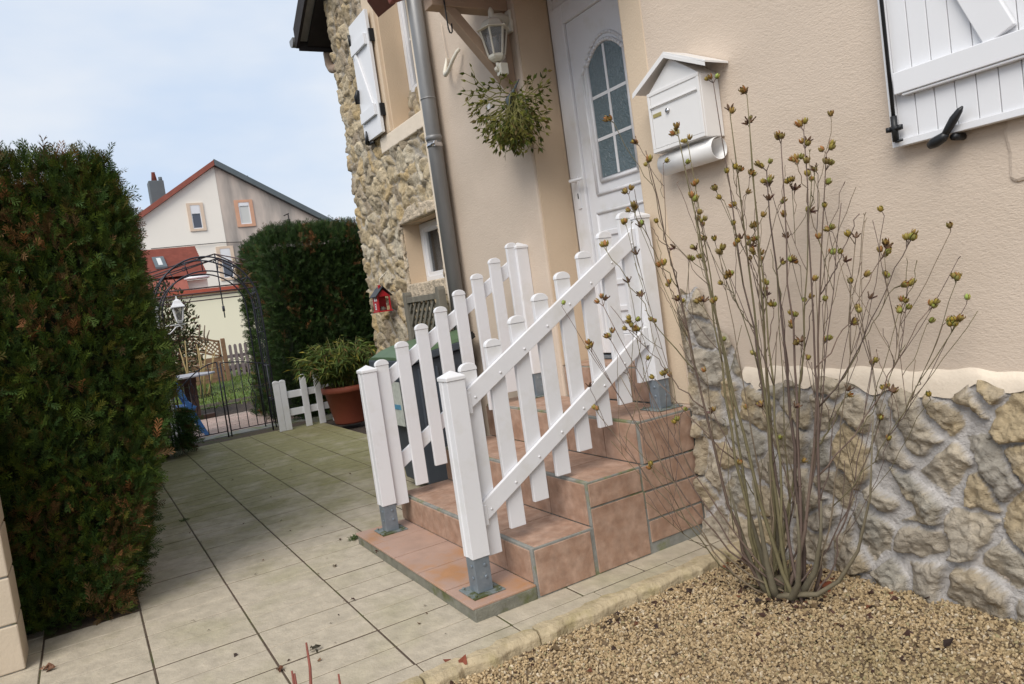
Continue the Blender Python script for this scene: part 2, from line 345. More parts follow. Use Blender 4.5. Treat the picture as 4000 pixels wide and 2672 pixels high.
def leaf_proto(w=.13, bend=.12):
    V = np.array([(0, 0, 0), (.3, -w, bend*.5), (.3, w, bend*.5), (.3, 0, bend*.3), (.7, -w*.8, bend*.5), (.7, w*.8, bend*.5), (.7, 0, bend*.35), (1, 0, -bend)], float)
    F = np.array([(0, 1, 3, 3), (0, 3, 2, 2), (1, 4, 6, 3), (3, 6, 5, 2), (4, 7, 6, 6), (6, 7, 5, 5)])
    # only quads: split the tips evenly
    F = np.array([(1, 4, 6, 3), (3, 6, 5, 2)]); V2 = V.copy(); V2[1] = (0.12, -w*.55, 0); V2[2] = (.12, w*.55, 0); V2[3] = (.05, 0, 0)
    V3 = np.array([(0, 0, 0), (.4, -w, bend*.4), (.4, 0, bend*.15), (.4, w, bend*.4), (1, 0, -bend)], float)
    return V3, np.array([(0, 1, 2, 2)]) if False else (V3, np.array([(0, 1, 4, 2), (0, 2, 4, 3)]))[1]
def pick(r, n, pal, w):
    i = r.choice(len(pal), n, p=np.array(w)/sum(w)); return np.array(pal)[i]*r.uniform(.7, 1.3, (n, 1))

# ================================================================== SETTING: ground, paving, gravel, kerb, lawn
g = MB(); g.add([(-140, -90, -.07), (60, -90, -.07), (60, 90, -.07), (-140, 90, -.07)], [(0, 1, 2, 3)]); struct(g.build('ground', 'soil'))
jb = MB(); jb.box(-10.25, -2.50, -3.2, 2.58, -.06, -.0035); struct(jb.build('paving_bed', 'joint'))
pv = [MB(), MB()]
ys = [-3.3, -2.88, -2.46, -2.04, -1.62, -1.2, -.77, -.35, .07, .49, .905, 1.335, 1.70, 2.05, 2.45, 2.85]
r = random.Random(3)
for j in range(len(ys)-1):
    x = -2.600+(.0 if j > 6 else .15)
    while x > -10.2:
        y0, y1 = ys[j]+.0042, ys[j+1]-.0042
        x1 = x-.0062; x0 = x-.4035+.0062; x -= .4035
        if x0 < -10.2: continue
        # planting strip under the hedge stays open
        if y1 < .08 and x1 < -4.15 and x0 > -10.3: continue
        if j >= 14 and x1 < -4.3: y1 = 2.62
        if x0 > -4.1 and x1 < -2.8 and y0 > 2.: continue
        dz = r.uniform(-.0015, .0015)
        green = False
        b = pv[1 if green else 0]; xm = (x0+x1)/2
        if x0 > -4.2 and r.random() < .0: b.box(x0, x1, y0, y1, -.04, dz)
        else: b.box(x0, xm-.0024, y0, y1, -.04, dz); b.box(xm+.0024, x1, y0, y1, -.04, dz-.0006)
# narrow strip between the stair side and the kerb
for a, b_ in ((.49, .905), (.91, 1.33), (1.335, 1.75), (1.755, 2.17), (2.175, 2.56)):
    pv[0].box(-2.598, -2.506, a, b_, -.04, r.uniform(-.001, .001))
struct(pv[0].build('paving', 'paver', bevel=.0025, seg=1))
for (a, b_) in ((1.335, 1.75), (1.755, 2.17), (2.175, 2.56)): pass
# kerb of weathered sandstone edging pieces with a wavy outline
kb = MB(); y = -.6; kr = np.random.default_rng(5)
while y < 2.55:
    L = .49; n = 17; t = np.linspace(0, 1, n)
    wi = .007*np.sin(t*pi*3+kr.uniform(0, 6))+.004*kr.normal(size=n); wo = .011*np.sin(t*pi*4.2+kr.uniform(0, 6))+.004*kr.normal(size=n)
    vs = []; fs = []; zt = .016+kr.uniform(-.003, .004)
    for i in range(n):
        yy = y+.003+t[i]*(min(L, 2.56-y)-.006); e = .010*(abs(t[i]-.5)*2)**14
        pr = [(-2.508+abs(wi[i])+e, -.07), (-2.508+abs(wi[i])+e, zt-.01), (-2.492+wi[i]+e, zt+.003*kr.normal()*.5), (-2.445+wo[i]*.5, zt+.002), (-2.418+wo[i]-e, zt-.014), (-2.408+wo[i]-e, -.07)]
        vs += [(p[0], yy, p[1]) for p in pr]
    m_ = 6
    for i in range(n-1):
        for k in range(m_-1): fs.append((i*m_+k, (i+1)*m_+k, (i+1)*m_+k+1, i*m_+k+1))
    fs += [tuple(range(m_)), tuple((n-1)*m_+k for k in range(m_-1, -1, -1))]
    kb.add(vs, fs, smooth=False); y += L
struct(kb.build('kerb', 'kerb', bevel=.004, seg=2))
# gravel bed surface and loose stones
nx, ny = 90, 90
gx, gy = np.meshgrid(np.linspace(-2.42, 3.2, nx), np.linspace(-1.5, 2.62, ny), indexing='ij')
def gz(x, y): return -.028+.030*sstep(2.0, 2.6, y)*sstep(-2.4, -1.6, x)+.018*vnoise(x+9, y+9, .5, 21, 3)
gv = np.stack([gx, gy, gz(gx, gy)], -1).reshape(-1, 3); ii = np.arange(nx*ny).reshape(nx, ny)
gf = np.stack([ii[:-1, :-1], ii[1:, :-1], ii[1:, 1:], ii[:-1, 1:]], -1).reshape(-1, 4)
struct(raw('gravel_bed', gv, gf, np.ones((len(gv), 3)), 'gravelbed', smooth=True))
phi = (1+5**.5)/2
IV = np.array([(-1, phi, 0), (1, phi, 0), (-1, -phi, 0), (1, -phi, 0), (0, -1, phi), (0, 1, phi), (0, -1, -phi), (0, 1, -phi), (phi, 0, -1), (phi, 0, 1), (-phi, 0, -1), (-phi, 0, 1)])/1.9
IF = np.array([(0, 11, 5), (0, 5, 1), (0, 1, 7), (0, 7, 10), (0, 10, 11), (1, 5, 9), (5, 11, 4), (11, 10, 2), (10, 7, 6), (7, 1, 8), (3, 9, 4), (3, 4, 2), (3, 2, 6), (3, 6, 8), (3, 8, 9), (4, 9, 5), (2, 4, 11), (6, 2, 10), (8, 6, 7), (9, 8, 1)])
gr = np.random.default_rng(11)
def stones(n, x0, x1, y0, y1, smin, smax):
    x = gr.uniform(x0, x1, n); y = gr.uniform(y0, y1, n)
    keep = (x+ y*.0 > -2.412)
    x = x[keep]; y = y[keep]; n = len(x)
    s = gr.uniform(smin, smax, n)*(1+.5*gr.random(n)**4); jit = IV[None]*(1+.22*gr.normal(size=(n, 12, 1)))*np.stack([np.ones(n), gr.uniform(.6, .95, n), gr.uniform(.45, .75, n)], -1)[:, None, :]
    Rm = rotmats(n, gr); V = np.einsum('nij,nkj->nki', Rm, jit)*s[:, None, None]
    z = gz(x, y)+gr.uniform(.0, .009, n)
    pos = np.stack([x, y, z], -1); V = V+pos[:, None]
    pal = [(.47, .345, .19), (.40, .28, .145), (.54, .42, .26), (.34, .235, .12), (.26, .175, .09), (.60, .51, .38), (.14, .085, .06), (.29, .26, .13)]
    c = pick(gr, n, pal, [6, 6, 4, 3, .9, 1.6, .55, .8]); c = c*(1+.5*vnoise(x, y, .5, 77, 3))[:, None]
    c = (c*.68+np.array((.42, .315, .185))*.32)*.88
    # greenish, dirtier zone towards the wall on the right
    w = (sstep(-1.9, -1.2, x)*sstep(1.6, 2.3, y)*sstep(-.1, .25, vnoise(x, y, .35, 5, 3)+.1))[:, None]
    c = c*(1-w*.5)+np.array((.17, .16, .06))*w*.5
    F = (IF[None]+(np.arange(n)*12)[:, None, None]).reshape(-1, 3)
    return V.reshape(-1, 3), F, np.repeat(np.clip(c, 0, 1), 12, 0)
a = stones(52000, -2.42, -.35, .62, 2.56, .0040, .0070); b = stones(5000, -2.42, .9, .1, 2.56, .006, .009)
stuff(raw('gravel', np.concatenate([a[0], b[0]]), np.concatenate([a[1], b[1]+len(a[0])]), np.concatenate([a[2], b[2]]), 'gravel'),
      'ochre and beige gravel spread below the stone plinth', 'gravel')
# garden beyond the gate
t = MB(); t.box(-10.62, -10.25, -.3, 3.2, -.06, .012); struct(t.build('threshold', 'grout'))
t = MB(); pr_ = random.Random(5)
t.box(-13.0, -10.62, -2.5, 3.9, -.08, -.004)
struct(t.build('patio_bed', 'joint'))
t = MB(); x = -10.64
row = 0
while x > -12.95:
    y = -2.4-(row % 2)*.1
    while y < 3.8:
        t.box(x-.105, x-.006, y, y+.194, -.03, pr_.uniform(.004, .007)); y += .2
    x -= .111; row += 1
struct(t.build('patio', 'patio'))
t = MB(); t.add([(-13.0, -6, .005), (-14.6, -6, .09), (-14.9, 8, .09), (-13.0, 8, .005)], [(0, 1, 2, 3)]); struct(t.build('soil_bed', 'soil'))
gx, gy = np.meshgrid(np.linspace(-27, -14.2, 40), np.linspace(-12, 12, 60), indexing='ij'); gzz = .06+.06*vnoise(gx, gy, 2., 3, 3)
ii = np.arange(40*60).reshape(40, 60); gf = np.stack([ii[:-1, :-1], ii[1:, :-1], ii[1:, 1:], ii[:-1, 1:]], -1).reshape(-1, 4)
struct(raw('lawn', np.stack([gx, gy, gzz], -1).reshape(-1, 3), gf, np.ones((2400, 3)), 'grassground', smooth=True))
n = 16000; gp = np.stack([gr.uniform(-24, -13.9, n), gr.uniform(-.5, 6.5, n), np.full(n, .05)], -1)
bl = (np.array([(0, -.5, 0), (0, .5, 0), (1, .1, .15), (1, -.1, .15)], float)*np.array([1, .28, 1]), np.array([(0, 1, 2, 3)]))
d = gr.normal(size=(n, 3))*.5; d[:, 2] = 1
stuff(scatter('grass', bl, gp, frames(d, gr), gr.uniform(.04, .09, n), pick(gr, n, [(.10, .15, .03), (.14, .19, .04), (.17, .16, .06)], [3, 2, 1]), 'leaf'), 'short green grass of the garden lawn', 'grass')

# ================================================================== THE HOUSE
FY = 2.58; SY = 2.50; JX0, JX1 = -3.85, -2.90; XC = -6.86
house = thing('house', 'cream rendered house with rubble stone end, white door and stone plinth', 'house', (-4, 3, 0))
w = MB()
w.box(JX1, 4.5, FY, FY+.5, -.1, 6.2); w.box(-5.13, JX0, FY, FY+.5, -.1, 6.2); w.box(JX0, JX1, FY, FY+.5, 3.22, 6.2)
w.box(JX0, JX1, FY+.46, FY+.5, -.1, 3.22)
w.box(4.3, 4.5, FY+.5, 11, -.1, 6.2)
w.build('wall', 'stucco', house, bevel=.012)
w = MB(); w.box(JX0+.002, JX0+.010, FY+.012, 2.83, .845, 3.21); w.box(JX1-.010, JX1-.002, FY+.012, 2.83, .845, 3.21); w.box(JX0+.012, JX1-.012, FY+.012, 2.83, 3.205, 3.215); w.build('door_reveal', 'reveal', house)
w = MB(); w.box(JX1+.01, JX1+.16, FY-.004, FY+.01, .66, 3.4); w.build('door_surround', 'band', house, bevel=.003)
# rubble wall at the left end with its two window openings
UW = (-5.70, -5.10, 2.80, 4.05); LW = (-5.82, -5.10, 1.53, 2.04)
def keepL(U, Z):
    k = np.ones(U.shape, bool)
    k &= ~((U > -5.965) & (Z > 2.675) & (Z < 4.3))
    k &= ~((U > LW[0]) & (U < LW[1]) & (Z > LW[2]) & (Z < LW[3]))
    return k
def PL(U, Z, h):
    s = XC-U; a = np.clip((s+.05)/.10, 0, 1)*pi/2
    bx = np.where(s > 0, XC-.0, U); by = np.where(s > 0, SY+s, SY)
    x = bx-np.sin(a)*h; y = by-np.cos(a)*h
    return np.stack([x, y, Z], -1)
OCH = [(.44, .345, .21), (.38, .305, .195), (.50, .41, .275), (.33, .27, .185), (.45, .335, .18), (.30, .24, .17), (.52, .455, .345)]
stone_field('rubble_wall', house, -8.0, -5.080, -.1, 4.75, .0115, .175, .120, .019, .009, OCH, (.38, .34, .285), PL, keepL, 4, rough=.010, wob=.075, gapvar=.9, tilt=.30, crisp=.6)
w = MB()   # masonry body behind the rubble face
w.box(XC+.01, -5.14, 3.05, 3.2, -.1, 5.0); w.box(XC+.015, XC+.3, SY+.02, 11, -.1, 5.0)
w.box(XC+.3, LW[0]-.012, SY+.06, SY+.3, -.1, 5.0); w.box(LW[0]-.011, -5.142, SY+.06, SY+.295, -.1, 1.52); w.box(LW[0]-.011, -5.142, SY+.06, SY+.295, 2.062, 2.665)
w.build('wall_core', 'reveal', house)
w = MB()   # gable upper part and cream corner strip next to the downpipe
w.box(-5.095, -5.045, SY-.034, FY+.1, .0, 5.6); w.build('corner_strip', 'lime', house, bevel=.008)
w = MB(); w.box(LW[0]-.02, LW[0], SY+.0, SY+.30, LW[2]-.03, LW[3]+.02); w.box(LW[0]+.001, -5.10, SY+.02, SY+.299, LW[3]-.003, LW[3]+.02)
w.box(UW[0]-.024, UW[0], SY-.004, SY+.30, 2.80, 4.3); w.build('window_reveal', 'reveal', house, bevel=.004)
w = MB(); w.box(-5.965, -5.751, SY-.022, SY+.05, 2.801, 4.3); w.box(-5.748, -5.725, SY-.03, SY+.03, 2.801, 4.3); w.build('window_surround', 'band', house, bevel=.006)
w = MB(); w.box(-5.975, -5.096, SY-.03, SY+.26, 2.672, 2.799); sill = w.build('window_sill', 'lime', house, bevel=.008)
def keepS(U, Z): return Z < 3.06+0*U
stone_field('breast_stones', house, UW[0], -5.10, 2.80, 3.10, .012, .14, .13, .03, .012, OCH, (.36, .30, .24), lambda U, Z, h: np.stack([U, SY+.17-h, Z], -1), lambda U, Z: Z < 3.09+.02*np.sin(U*40), 9)
# rough lintel and sill of the lower window
def blob(name, prof, y0, y1, m, parent, seed, disp=.012):
    """irregular plastered lump with a xz outline"""
    b = MB(); b.prism(prof, 1, y0, y1); o = b.build(name, m, parent, bevel=.012, seg=2); return o
blob('lintel', [(-5.84, 2.033), (-5.81, 2.06), (-5.74, 2.085), (-5.67, 2.135), (-5.60, 2.16), (-5.52, 2.157), (-5.44, 2.172), (-5.34, 2.14), (-5.22, 2.145), (-5.10, 2.12), (-5.10, 2.045), (-5.5, 2.042)], SY-.034, SY+.2, 'roughlime', house, 3)
blob('lower_sill', [(-5.90, 1.36), (-5.86, 1.50), (-5.82, 1.535), (-5.5, 1.53), (-5.10, 1.53), (-5.10, 1.40), (-5.25, 1.37), (-5.4, 1.40), (-5.55, 1.36), (-5.7, 1.38)], SY-.036, SY+.15, 'roughlime', house, 4)
blob('jamb_plaster', [(-5.875, 1.50), (-5.86, 1.6), (-5.855, 1.75), (-5.865, 1.9), (-5.85, 2.03), (-5.826, 2.03), (-5.826, 1.52)], SY-.028, SY+.1, 'roughlime', house, 5)
# windows
def window(x0, x1, z0, z1, y, fw, mull=None, curtain=True):
    f = MB(); f.frame(x0, x1, z0, z1, fw, y, y+.07); f.frame(x0+fw-.008, x1-fw+.008, z0+fw-.008, z1-fw+.008, fw*.9, y+.012, y+.06)
    wf = f.build('window', 'white', house, bevel=.004)
    p = MB(); p.box(x0+fw, x1-fw, y+.035, y+.04, z0+fw, z1-fw); p.build('pane', 'glass', wf)
    if mull is not None:
        q = MB(); q.box(x0+fw*1.9, x1-fw*1.9, y+.026, y+.033, mull-.008, mull+.008); q.build('glazing_bar', 'white', wf)
    if curtain:
        c = MB(); k = 40; xs = np.linspace(x0+fw, x1-fw, k)
        vs = [(x, y+.10+.012*sin(i*1.3)+.004*sin(i*3.1), z) for i, x in enumerate(xs) for z in (z0+fw, z1-fw)]
        c.add(vs, [(2*i, 2*i+2, 2*i+3, 2*i+1) for i in range(k-1)], smooth=True); c.build('curtain', 'curtain', wf, recalc=False)
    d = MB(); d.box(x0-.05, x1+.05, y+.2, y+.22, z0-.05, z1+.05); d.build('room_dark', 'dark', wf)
window(-5.697, -5.05, 3.075, 4.02, 2.685, .045, 3.52)
window(-5.818, -5.08, 1.535, 2.030, 2.645, .045)
# open shutter on the rubble wall
def shutter(name, x0, x1, z0, z1, y, parent, bars, brace, planks, th=.030, rail=True):
    s = MB(); s.box(x0, x1, y, y+th, z0, z1)
    so_ = s.build(name, 'white', parent, bevel=.003)
    return so_
sh = shutter('shutter', -6.19, -5.79, 2.815, 3.82, 2.425, house, (), None, 5)
b = MB(); b.box(-6.165, -5.83, 2.400, 2.4245, 3.55, 3.64); b.build('batten', 'white', sh, bevel=.003); b = MB(); b.box(-6.165, -5.83, 2.400, 2.4245, 2.97, 3.06); b.build('batten', 'white', sh, bevel=.003)
b = MB(); b.obox((-6.10, 2.415, 3.55), (-5.88, 2.415, 3.06), .045, .018, up=(0, 1, 0)); b.build('brace', 'white', sh, bevel=.002)
b = MB(); b.box(-6.196, -6.191, 2.43, 2.46, 2.82, 3.8)
b.box(-5.789, -5.772, 2.435, 2.49, 2.95, 3.05); b.box(-5.789, -5.772, 2.435, 2.49, 3.56, 3.66)
b.tube([(-6.20, 2.41, 3.16), (-6.185, 2.405, 3.22), (-6.16, 2.41, 3.27)], [.02, .026, .014], 6)
b.tube([(-6.20, 2.43, 3.66), (-6.19, 2.42, 3.75)], [.018, .018], 6)
b.tube([(-6.14, 2.42, 2.80), (-6.11, 2.41, 2.83), (-6.10, 2.41, 2.90)], [.02, .016, .006], 6); b.tube([(-6.16, 2.44, 2.80), (-6.04, 2.44, 2.79)], .014, 6)
b.build('shutter_hardware', 'black', sh)
# downpipe
dp = MB(); dp.tube([(-4.985, 2.49, .3), (-4.985, 2.49, 6)], .055, 20); pipe = dp.build('downpipe', 'zinc', house)
MB().tube([(-4.985, 2.49, 2.535), (-4.985, 2.49, 2.56), (-4.985, 2.49, 2.575)], [.058, .064, .058], 20).build('pipe_joint', 'zinc', pipe); MB().tube([(-4.985, 2.49, 2.84), (-4.985, 2.49, 2.85)], .0585, 20).build('pipe_joint', 'zinc', pipe)
b = MB(); b.tube([(-4.985, 2.49, 2.49), (-4.985, 2.49, 2.518)], .060, 20); b.box(-4.915, -4.90, 2.45, 2.47, 2.485, 2.523); b.tube([(-4.94, 2.44, 2.504), (-4.885, 2.44, 2.504)], .007, 6); b.build('pipe_bracket', 'chrome', pipe)
# stone plinth with lime band
def ptop(U):
    base = .795+.02*np.sin(U*9)+.014*np.sin(U*23+1)+.01*np.sin(U*41)
    up = 1.23-.20*sstep(-2.56, -2.50, U)-.22*sstep(-2.43, -2.36, U)+.015*np.sin(U*60)
    return np.where(U < -2.30, np.maximum(base, up*(U > -2.70)), base)
def keepP(U, Z): return Z-.0085 < ptop(U)
PLP = [(.35, .295, .22), (.31, .265, .205), (.41, .35, .265), (.28, .25, .21), (.40, .315, .195), (.34, .295, .235), (.37, .295, .19), (.30, .275, .23)]
def PP(U, Z, h):
    edge = sstep(0, .03, ptop(U)-Z)   # stones round off at their upper edge
    return np.stack([U, FY-.012-h*(.35+.65*edge), np.minimum(Z, ptop(U))], -1)
stone_field('plinth', house, -2.715, 2.2, -.1, 1.30, .0066, .178, .155, .025, .020, PLP, (.45, .425, .405), PP, keepP, 14, rough=.013, wob=.06, gapvar=.8, tilt=.34, crisp=.45)
xs = np.linspace(-2.36, 3.2, 260); b = MB(); vs = []; fs = []
for i, x in enumerate(xs):
    zt = .858+.006*sin(x*17)+.004*sin(x*45); zb = float(ptop(np.array([x]))[0])-.012
    if x < -2.27: zt = min(zt+.0, .87); 
    vs += [(x, FY+.004, zt+.004), (x, FY-.012, zt-.012), (x, FY-.020, (zt+zb)/2), (x, FY-.022, zb)]
for i in range(len(xs)-1):
    for k in range(3): fs.append((i*4+k, (i+1)*4+k, (i+1)*4+k+1, i*4+k+1))
b.add(vs, fs, smooth=True); b.build('lime_band', 'lime', house)
blob('corner_stone_render', [(-1.175, 1.455), (-1.195, 1.47), (-1.19, 1.55), (-1.20, 1.62), (-1.185, 1.66), (-1.19, 1.8), (-1.185, 2.2), (-1.0, 2.2), (-.95, 1.8), (-.97, 1.5), (-1.02, 1.47), (-1.1, 1.465)], FY-.009, FY+.05, 'stucco', house, 8)
# big white shutter at the right
sh2 = MB(); sh2.frame(-1.53, -.78, 1.65, 2.9, .024, 2.527, 2.565); x = -1.506; pw = .0655
while x < -.805:
    x1 = min(x+pw, -.804); sh2.box(x+.0012, x1-.0012, 2.536, 2.56, 1.674, 2.876); x += pw
sh2 = sh2.build('shutter', 'white', house, bevel=.0022, seg=2); sh2['label'] = 'large ledged white shutter at the right edge'
b = MB(); b.box(-1.493, -.80, 2.506, 2.535, 1.822, 1.895); b.box(-1.47, -.80, 2.511, 2.5355, 1.8125, 1.8215); b.build('batten', 'white', sh2, bevel=.003)
b = MB(); b.obox((-1.155, 2.523, 1.90), (-1.42, 2.523, 2.55), .095, .020, up=(0, 1, 0)); b.build('brace', 'white', sh2, bevel=.003)
b = MB(); b.tube([(-1.508, 2.516, 1.74), (-1.508, 2.516, 3.0)], .0065, 8)
b.tube([(-1.508, 2.516, 1.668), (-1.508, 2.516, 1.755)], .011, 8); b.tube([(-1.527, 2.514, 1.712), (-1.485, 2.514, 1.712)], [.0095, .0095], 8)
b.tube([(-1.508, 2.514, 1.667), (-1.482, 2.510, 1.668)], .005, 6); b.tube([(-1.527, 2.51, 1.704), (-1.527, 2.51, 1.72)], .009, 8); b.tube([(-1.486, 2.51, 1.704), (-1.486, 2.51, 1.72)], .010, 8)
b.build('espagnolette', 'black', sh2)
b = MB(); b.tube([(-1.395, 2.512, 1.625), (-1.375, 2.510, 1.632), (-1.345, 2.508, 1.642), (-1.335, 2.508, 1.652)], [.012, .018, .016, .011], 10)
b.tube([(-1.345, 2.508, 1.642), (-1.325, 2.506, 1.665), (-1.305, 2.505, 1.69), (-1.285, 2.505, 1.712), (-1.275, 2.505, 1.722)], [.010, .013, .014, .010, .003], 8)
b.tube([(-1.32, 2.52, 1.637), (-1.32, 2.58, 1.637)], .012, 8); b.build('shutter_catch', 'black', sh2)
# roof at the left gable end
roof = MB()
e = (-7.30, 4.10); sl_ = .575
def RZ(x): return e[1]+(x-e[0])*sl_
y0, y1 = 2.30, 11.2
roof.prism([(e[0], RZ(e[0])), (0.2, RZ(0.2)), (.2, RZ(.2)+.10), (e[0], RZ(e[0])+.09)], 1, y0+.02, y1)
ro = roof.build('roof', 'rooftiledark', house)
b = MB(); b.prism([(e[0]-.01, e[1]-.07), (.2, RZ(.2)-.07), (.2, RZ(.2)+.12), (e[0]-.01, e[1]+.12)], 1, y0-.01, y0+.018); b.build('rake_board', 'darkwood', ro)
b = MB(); b.prism([(e[0]+.03, RZ(e[0]+.03)-.03), (.2, RZ(.2)-.03), (.2, RZ(.2)-.003), (e[0]+.03, RZ(e[0]+.03)-.003)], 1, y0+.02, y0+.10); b.build('soffit_strip', 'zinc', ro)
b = MB(); b.prism([(e[0]+.02, RZ(e[0])-.05), (.2, RZ(.2)-.06), (.2, RZ(.2)-.034), (e[0]+.02, RZ(e[0])-.004)], 1, y0+.10, y1); b.box(e[0]-.02, e[0]+.0, y0+.02, y1, e[1]-.09, e[1]+.07); b.build('soffit', 'darkwood', ro)
b = MB(); gpts = [(e[0]-.075+.06*cos(a), e[1]+.02+.06*sin(a)) for a in np.linspace(pi, 2*pi, 9)]; b.prism(gpts+[(e[0]-.015, e[1]+.04), (e[0]-.135, e[1]+.04)], 1, y0-.03, y1); b.build('gutter', 'zinc', ro)
b = MB(); b.tube([(e[0]-.06, 2.62, 4.02), (e[0]-.05, 2.62, 3.90), (e[0]+.0, 2.62, 3.84), (e[0]+.12, 2.62, 3.80), (XC+.05, 2.62, 3.79)], .045, 12); b.build('gutter_elbow', 'beigepaint', ro)
b = MB(); b.add([(XC+.02, SY+.0, 4.6), (-.0, SY+.0, 4.6), (-.0, SY+.0, RZ(0)), (XC+.02, SY, 4.3)], [(0, 1, 2, 3)]); b.build('gable_render', 'stucco', house)
# porch brackets with a small tiled canopy above the door
pc = MB(); pc.prism([(1.95, 3.19), (2.58, 3.42), (2.58, 3.50), (1.93, 3.26)], 0, -4.25, -2.55); can = pc.build('porch_canopy', 'rooftile', house, bevel=.01)
b = MB(); b.box(-4.0, -3.90, 2.06, FY-.0, 3.063, 3.19); b.obox((-3.95, 2.15, 3.10), (-3.95, FY-.02, 2.62), .075, .062, up=(0, 0, 1)); b.box(-3.985, -3.915, FY-.05, FY-.001, 2.55, 3.062)
b.build('bracket', 'beigepaint', can, bevel=.005)
b = MB(); b.box(-2.80, -2.70, 2.06, FY, 3.063, 3.19); b.build('bracket', 'beigepaint', can, bevel=.005)
# ---- front door
DY = 2.835; CX = -3.345
f = MB(); f.box(JX0+.012, -3.792, DY, DY+.07, .85, 3.20); f.box(-2.925, JX1-.012, DY, DY+.07, .85, 3.20); f.box(-3.791, -2.926, DY, DY+.07, 3.04, 3.10); f.box(-3.791, -2.926, DY, DY+.07, 3.16, 3.20)
door = f.build('door', 'pvc', house, bevel=.006)
t = MB(); t.box(-3.79, -2.927, DY+.03, DY+.035, 3.10, 3.16); t.build('transom_pane', 'farglass', door)
lf = MB(); LX0, LX1 = -3.786, -2.931
lf.box(LX0, -3.675, DY-.022, DY+.05, .885, 3.03); lf.box(-3.045, LX1, DY-.022, DY+.05, .885, 3.03); lf.box(-3.674, -3.046, DY-.022, DY+.05, 2.915, 3.03); lf.box(-3.674, -3.046, DY-.022, DY+.05, .885, 1.0)
lf.box(-3.673, -3.047, DY-.004, DY+.045, 1.001, 2.914)
leaf_o = lf.build('door_leaf', 'pvc', door, bevel=.005)
def arch_pts(hw, z0, z1, rise, n=16, cx=CX):
    p = [(cx-hw, z0), (cx+hw, z0)]
    for i in range(n+1):
        a = i/n; x = cx+hw-2*hw*a; p.append((x, z1+rise*(1-(2*a-1)**2)))
    return p
def mould(loop, rad, y):
    b = MB(); P = [(p[0], y, p[1]) for p in loop]
    for i in range(len(P)):
        a, c = P[i], P[(i+1) % len(P)]
        b.tube([a, c], rad, 8)
    return b
mb = mould(arch_pts(.225, 1.855, 2.57, .17), .010, DY-.006); mb.v += mould(arch_pts(.195, 1.89, 2.585, .15), .006, DY-.005).v if False else []
mb.build('glazing_moulding', 'pvc', leaf_o)
mould(arch_pts(.170, 1.925, 2.60, .10), .012, DY-.008).build('glazing_bead', 'pvc', leaf_o)
b = MB(); b.prism(arch_pts(.155, 1.945, 2.60, .085), 1, DY-.008, DY-.0045); b.build('door_pane', 'doorglass', leaf_o)
b = MB(); b.box(CX-.009, CX+.009, DY-.012, DY-.0085, 1.945, 2.68)
b.build('glazing_bar', 'white', leaf_o)
for z in (2.165, 2.41): MB().box(CX-.154, CX+.154, DY-.0105, DY-.0082, z-.009, z+.009).build('glazing_bar', 'white', leaf_o)
b = MB()
b2 = mould([(-3.60, 1.08), (-3.09, 1.08), (-3.09, 1.745), (-3.60, 1.745)], .009, DY-.006); b2.build('panel_moulding', 'pvc', leaf_o)
for z0 in (1.14, 1.30, 1.46, 1.60): MB().box(-3.56, -3.13, DY-.016, DY-.0045, z0, z0+.035).build('panel_slat', 'pvc', leaf_o, bevel=.006)
b = MB(); b.box(-3.752, -3.722, DY-.030, DY-.0225, 1.80, 2.0); b.tube([(-3.737, DY-.03, 1.972), (-3.737, DY-.075, 1.972), (-3.735, DY-.078, 1.972), (-3.70, DY-.078, 1.970), (-3.615, DY-.075, 1.966)], [.011, .011, .012, .010, .009], 10); b.build('door_handle', 'white', leaf_o, bevel=.003)
b = MB(); b.box(-3.741, -3.733, DY-.0325, DY-.0302, 1.862, 1.895); b.build('keyhole', 'black', leaf_o)
b = MB(); b.box(-3.79, -2.927, DY-.03, DY+.04, .852, .872); b.build('threshold_bar', 'galv', door)

# ================================================================== STAIRS
st = thing('staircase', 'terracotta tiled entrance steps with bare concrete edges', 'steps', (-3.45, 2.0, 0))
SX0, SX1 = -4.25, -2.728
core = MB(); core.box(SX0+.006, SX1-.0045, 1.5485, FY-.001, -.05, .2225); core.box(SX0+.007, SX1-.005, 1.8815, FY-.0015, .2225, .4325); core.box(SX0+.008, SX1-.0055, 2.2235, FY-.002, .4325, .6435)
core.box(JX0+.013, JX1-.013, FY+.022, DY-.001, .3, .8365); MB().box(SX0+.03, SX1-.002, 1.238, 1.5475, -.05, .054).build('slab', 'slabedge', st, bevel=.004)
core.build('concrete_core', 'grout', st, bevel=.004)
rs = random.Random(9); IN = .020
def cols(x0, x1, w, off=0):
    out = []; a = x1
    if off: out.append((a-off, a)); a -= off
    while a-w > x0-.02: out.append((a-w, a)); a -= w
    if a-x0 > .02: out.append((x0, a))
    return out
tt = MB(); tr = MB(); G = .006
